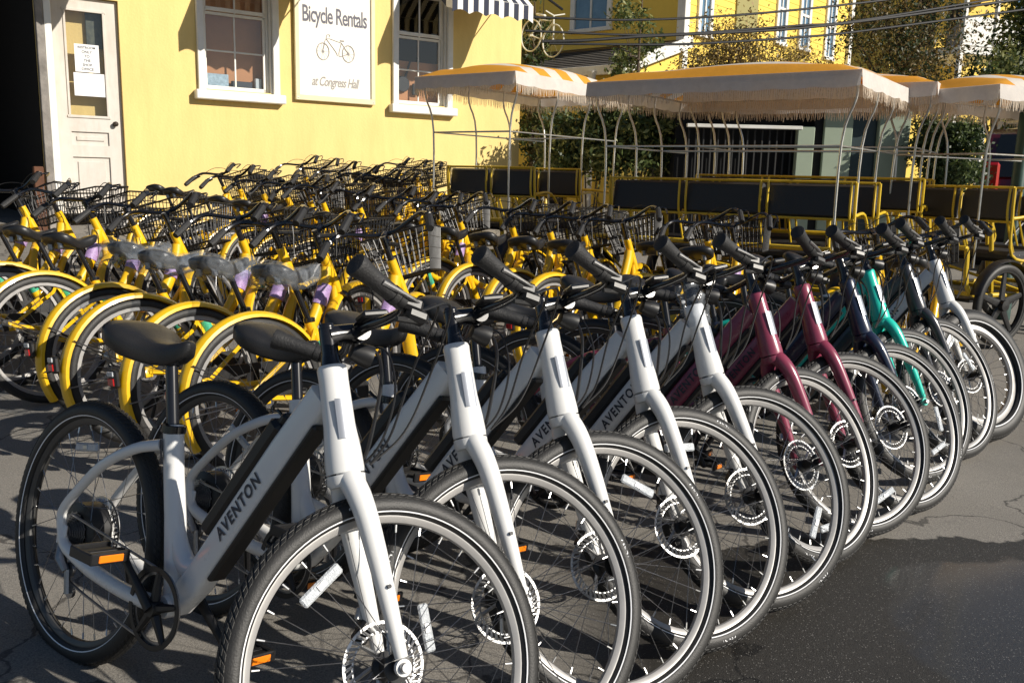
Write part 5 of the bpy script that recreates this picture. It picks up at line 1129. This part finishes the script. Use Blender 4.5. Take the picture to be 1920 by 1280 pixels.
shrub('bright leafed bush between the dark slatted bay and the first surrey', [(g(1185, 250, 13.2), (.7, .5, .6)), (g(1250, 262, 13.4), (.6, .5, .55))], 9000, .045, [LG[1], LG[2], LG[0]])
shrub('tall dark hedge between the green shed and the parked car', [(g(1765, 290, 12.2), (.34, .5, .62)), (g(1795, 300, 12.0), (.34, .5, .5))], 12000, .035, [LG[0], LG[0], LG[1]], 'hedge', 'hedge')
# far trees closing the horizon
def far_trees():
    b = MB()
    for i in range(26):
        x = -35+i*4.2; leaves(b, (x, 62+random.uniform(-5, 5), 4.5+random.uniform(-1, 2)), (3.6, 3, 5.2), 900, .42, 26, .3, .4)
    o = b.build('far_trees', LG, smooth=0); tag(o, 'dark mass of far trees behind the houses', 'trees', kind='stuff')
far_trees()

# ================================================================== POLE, CABLES, CAR
b = MB(); p = at_y(1914, 300, 8.6); b.lathe([(.075, 0), (.075, .3), (.06, .34), (.055, 5.5), (0, 5.5)], 16, axis='z'); o = b.build('lamp_post', mat('post_green', (.02, .06, .05), .45, var=.2), loc=(p.x, p.y, 0)); tag(o, 'dark green post at the right edge', 'post')
CP, CN = Vector((.1, 14, 0)), Vector((.287, -.958, 0))
cab = [([(985, 32), (1157, 38), (1297, 34), (1440, 24), (1596, 8), (1760, -12)], .018, 'uppermost black overhead cable crossing the yellow house'),
       ([(985, 58), (1185, 66), (1311, 62), (1500, 48), (1596, 41), (1856, 0), (1960, -18)], .018, 'second black overhead cable from the top'),
       ([(1016, 78), (1100, 76), (1199, 69), (1368, 61), (1500, 53), (1680, 32), (1856, 7), (1960, -8)], .024, 'thickest black overhead cable, third from the top'),
       ([(1030, 82), (1241, 84), (1368, 79), (1500, 70), (1596, 61), (1871, 25), (1960, 12)], .019, 'lowest black overhead cable crossing the yellow house')]
for Q, r, lab in cab:
    b = MB(); b.tube(spl([on_plane(x, y, CP, CN) for x, y in Q], 5), r, 6); tag(b.build('overhead_cable', BLK), lab, 'cable', 'overhead cables')
def car():
    p = at_y(1866, 345, 12.5); t = thing('parked_car', 'dark red car with a red tail light partly behind the green post', 'car', (7.35, p.y, .12), R_(58)); t.scale = (1, 1, 1.25)
    RP = mat('car_red', (.10, .012, .02), .2, coat=1.)
    prof = [(0, .35), (0, .95), (.10, 1.10), (.55, 1.62), (1.0, 1.70), (2.4, 1.66), (3.1, 1.15), (4.3, 1.0), (4.45, .7), (4.45, .35)]
    b = MB(); b.prism([(x, z) for x, z in prof], -.88, .88); b.build('body', RP, t, smooth=30)
    for s in (-1, 1):
        g_ = MB(); y_ = s*.885; g_.add([(.5, y_, 1.12), (1.4, y_, 1.12), (1.4, y_, 1.58), (.75, y_, 1.55)], [(0, 1, 2, 3)]); g_.add([(1.5, y_, 1.12), (2.95, y_, 1.12), (2.4, y_, 1.58), (1.5, y_, 1.58)], [(0, 1, 2, 3)]); g_.build('window', mat('car_glass', (.01, .014, .018), .06), t, smooth=0)
        l_ = MB(); l_.bbox((-.01, s*.74, 1.08), (.08, .24, .42), .03); l_.build('tail_light', RED, t)
    b = MB(); b.add([(.085, -.75, 1.13), (.085, .75, 1.13), (.53, .70, 1.62), (.53, -.70, 1.62)], [(0, 1, 2, 3)]); b.build('rear_window', MATS['car_glass'], t, smooth=0)
    b = MB(); b.bbox((-.04, 0, .52), (.14, 1.78, .24), .04); b.build('bumper', BLK, t)
    for x in (.85, 3.6):
        for s in (-1, 1):
            w_ = MB(); w_.lathe([(0, -.10), (.2, -.10), (.22, -.08), (.33, -.10), (.345, -.06), (.345, .06), (.33, .10), (.22, .08), (0, .1)], 28); w_.build('wheel', TYRE, t, loc=(x, s*.82, .345))
car()
# ================================================================== small clutter: cable hanging from a handlebar, bead chain
b = MB(); Q = spl([(-.20, 1.90, 1.05), (-.16, 1.85, .90), (-.20, 1.86, .74), (-.30, 1.90, .62)], 8); b.tube(Q, .007, 8)
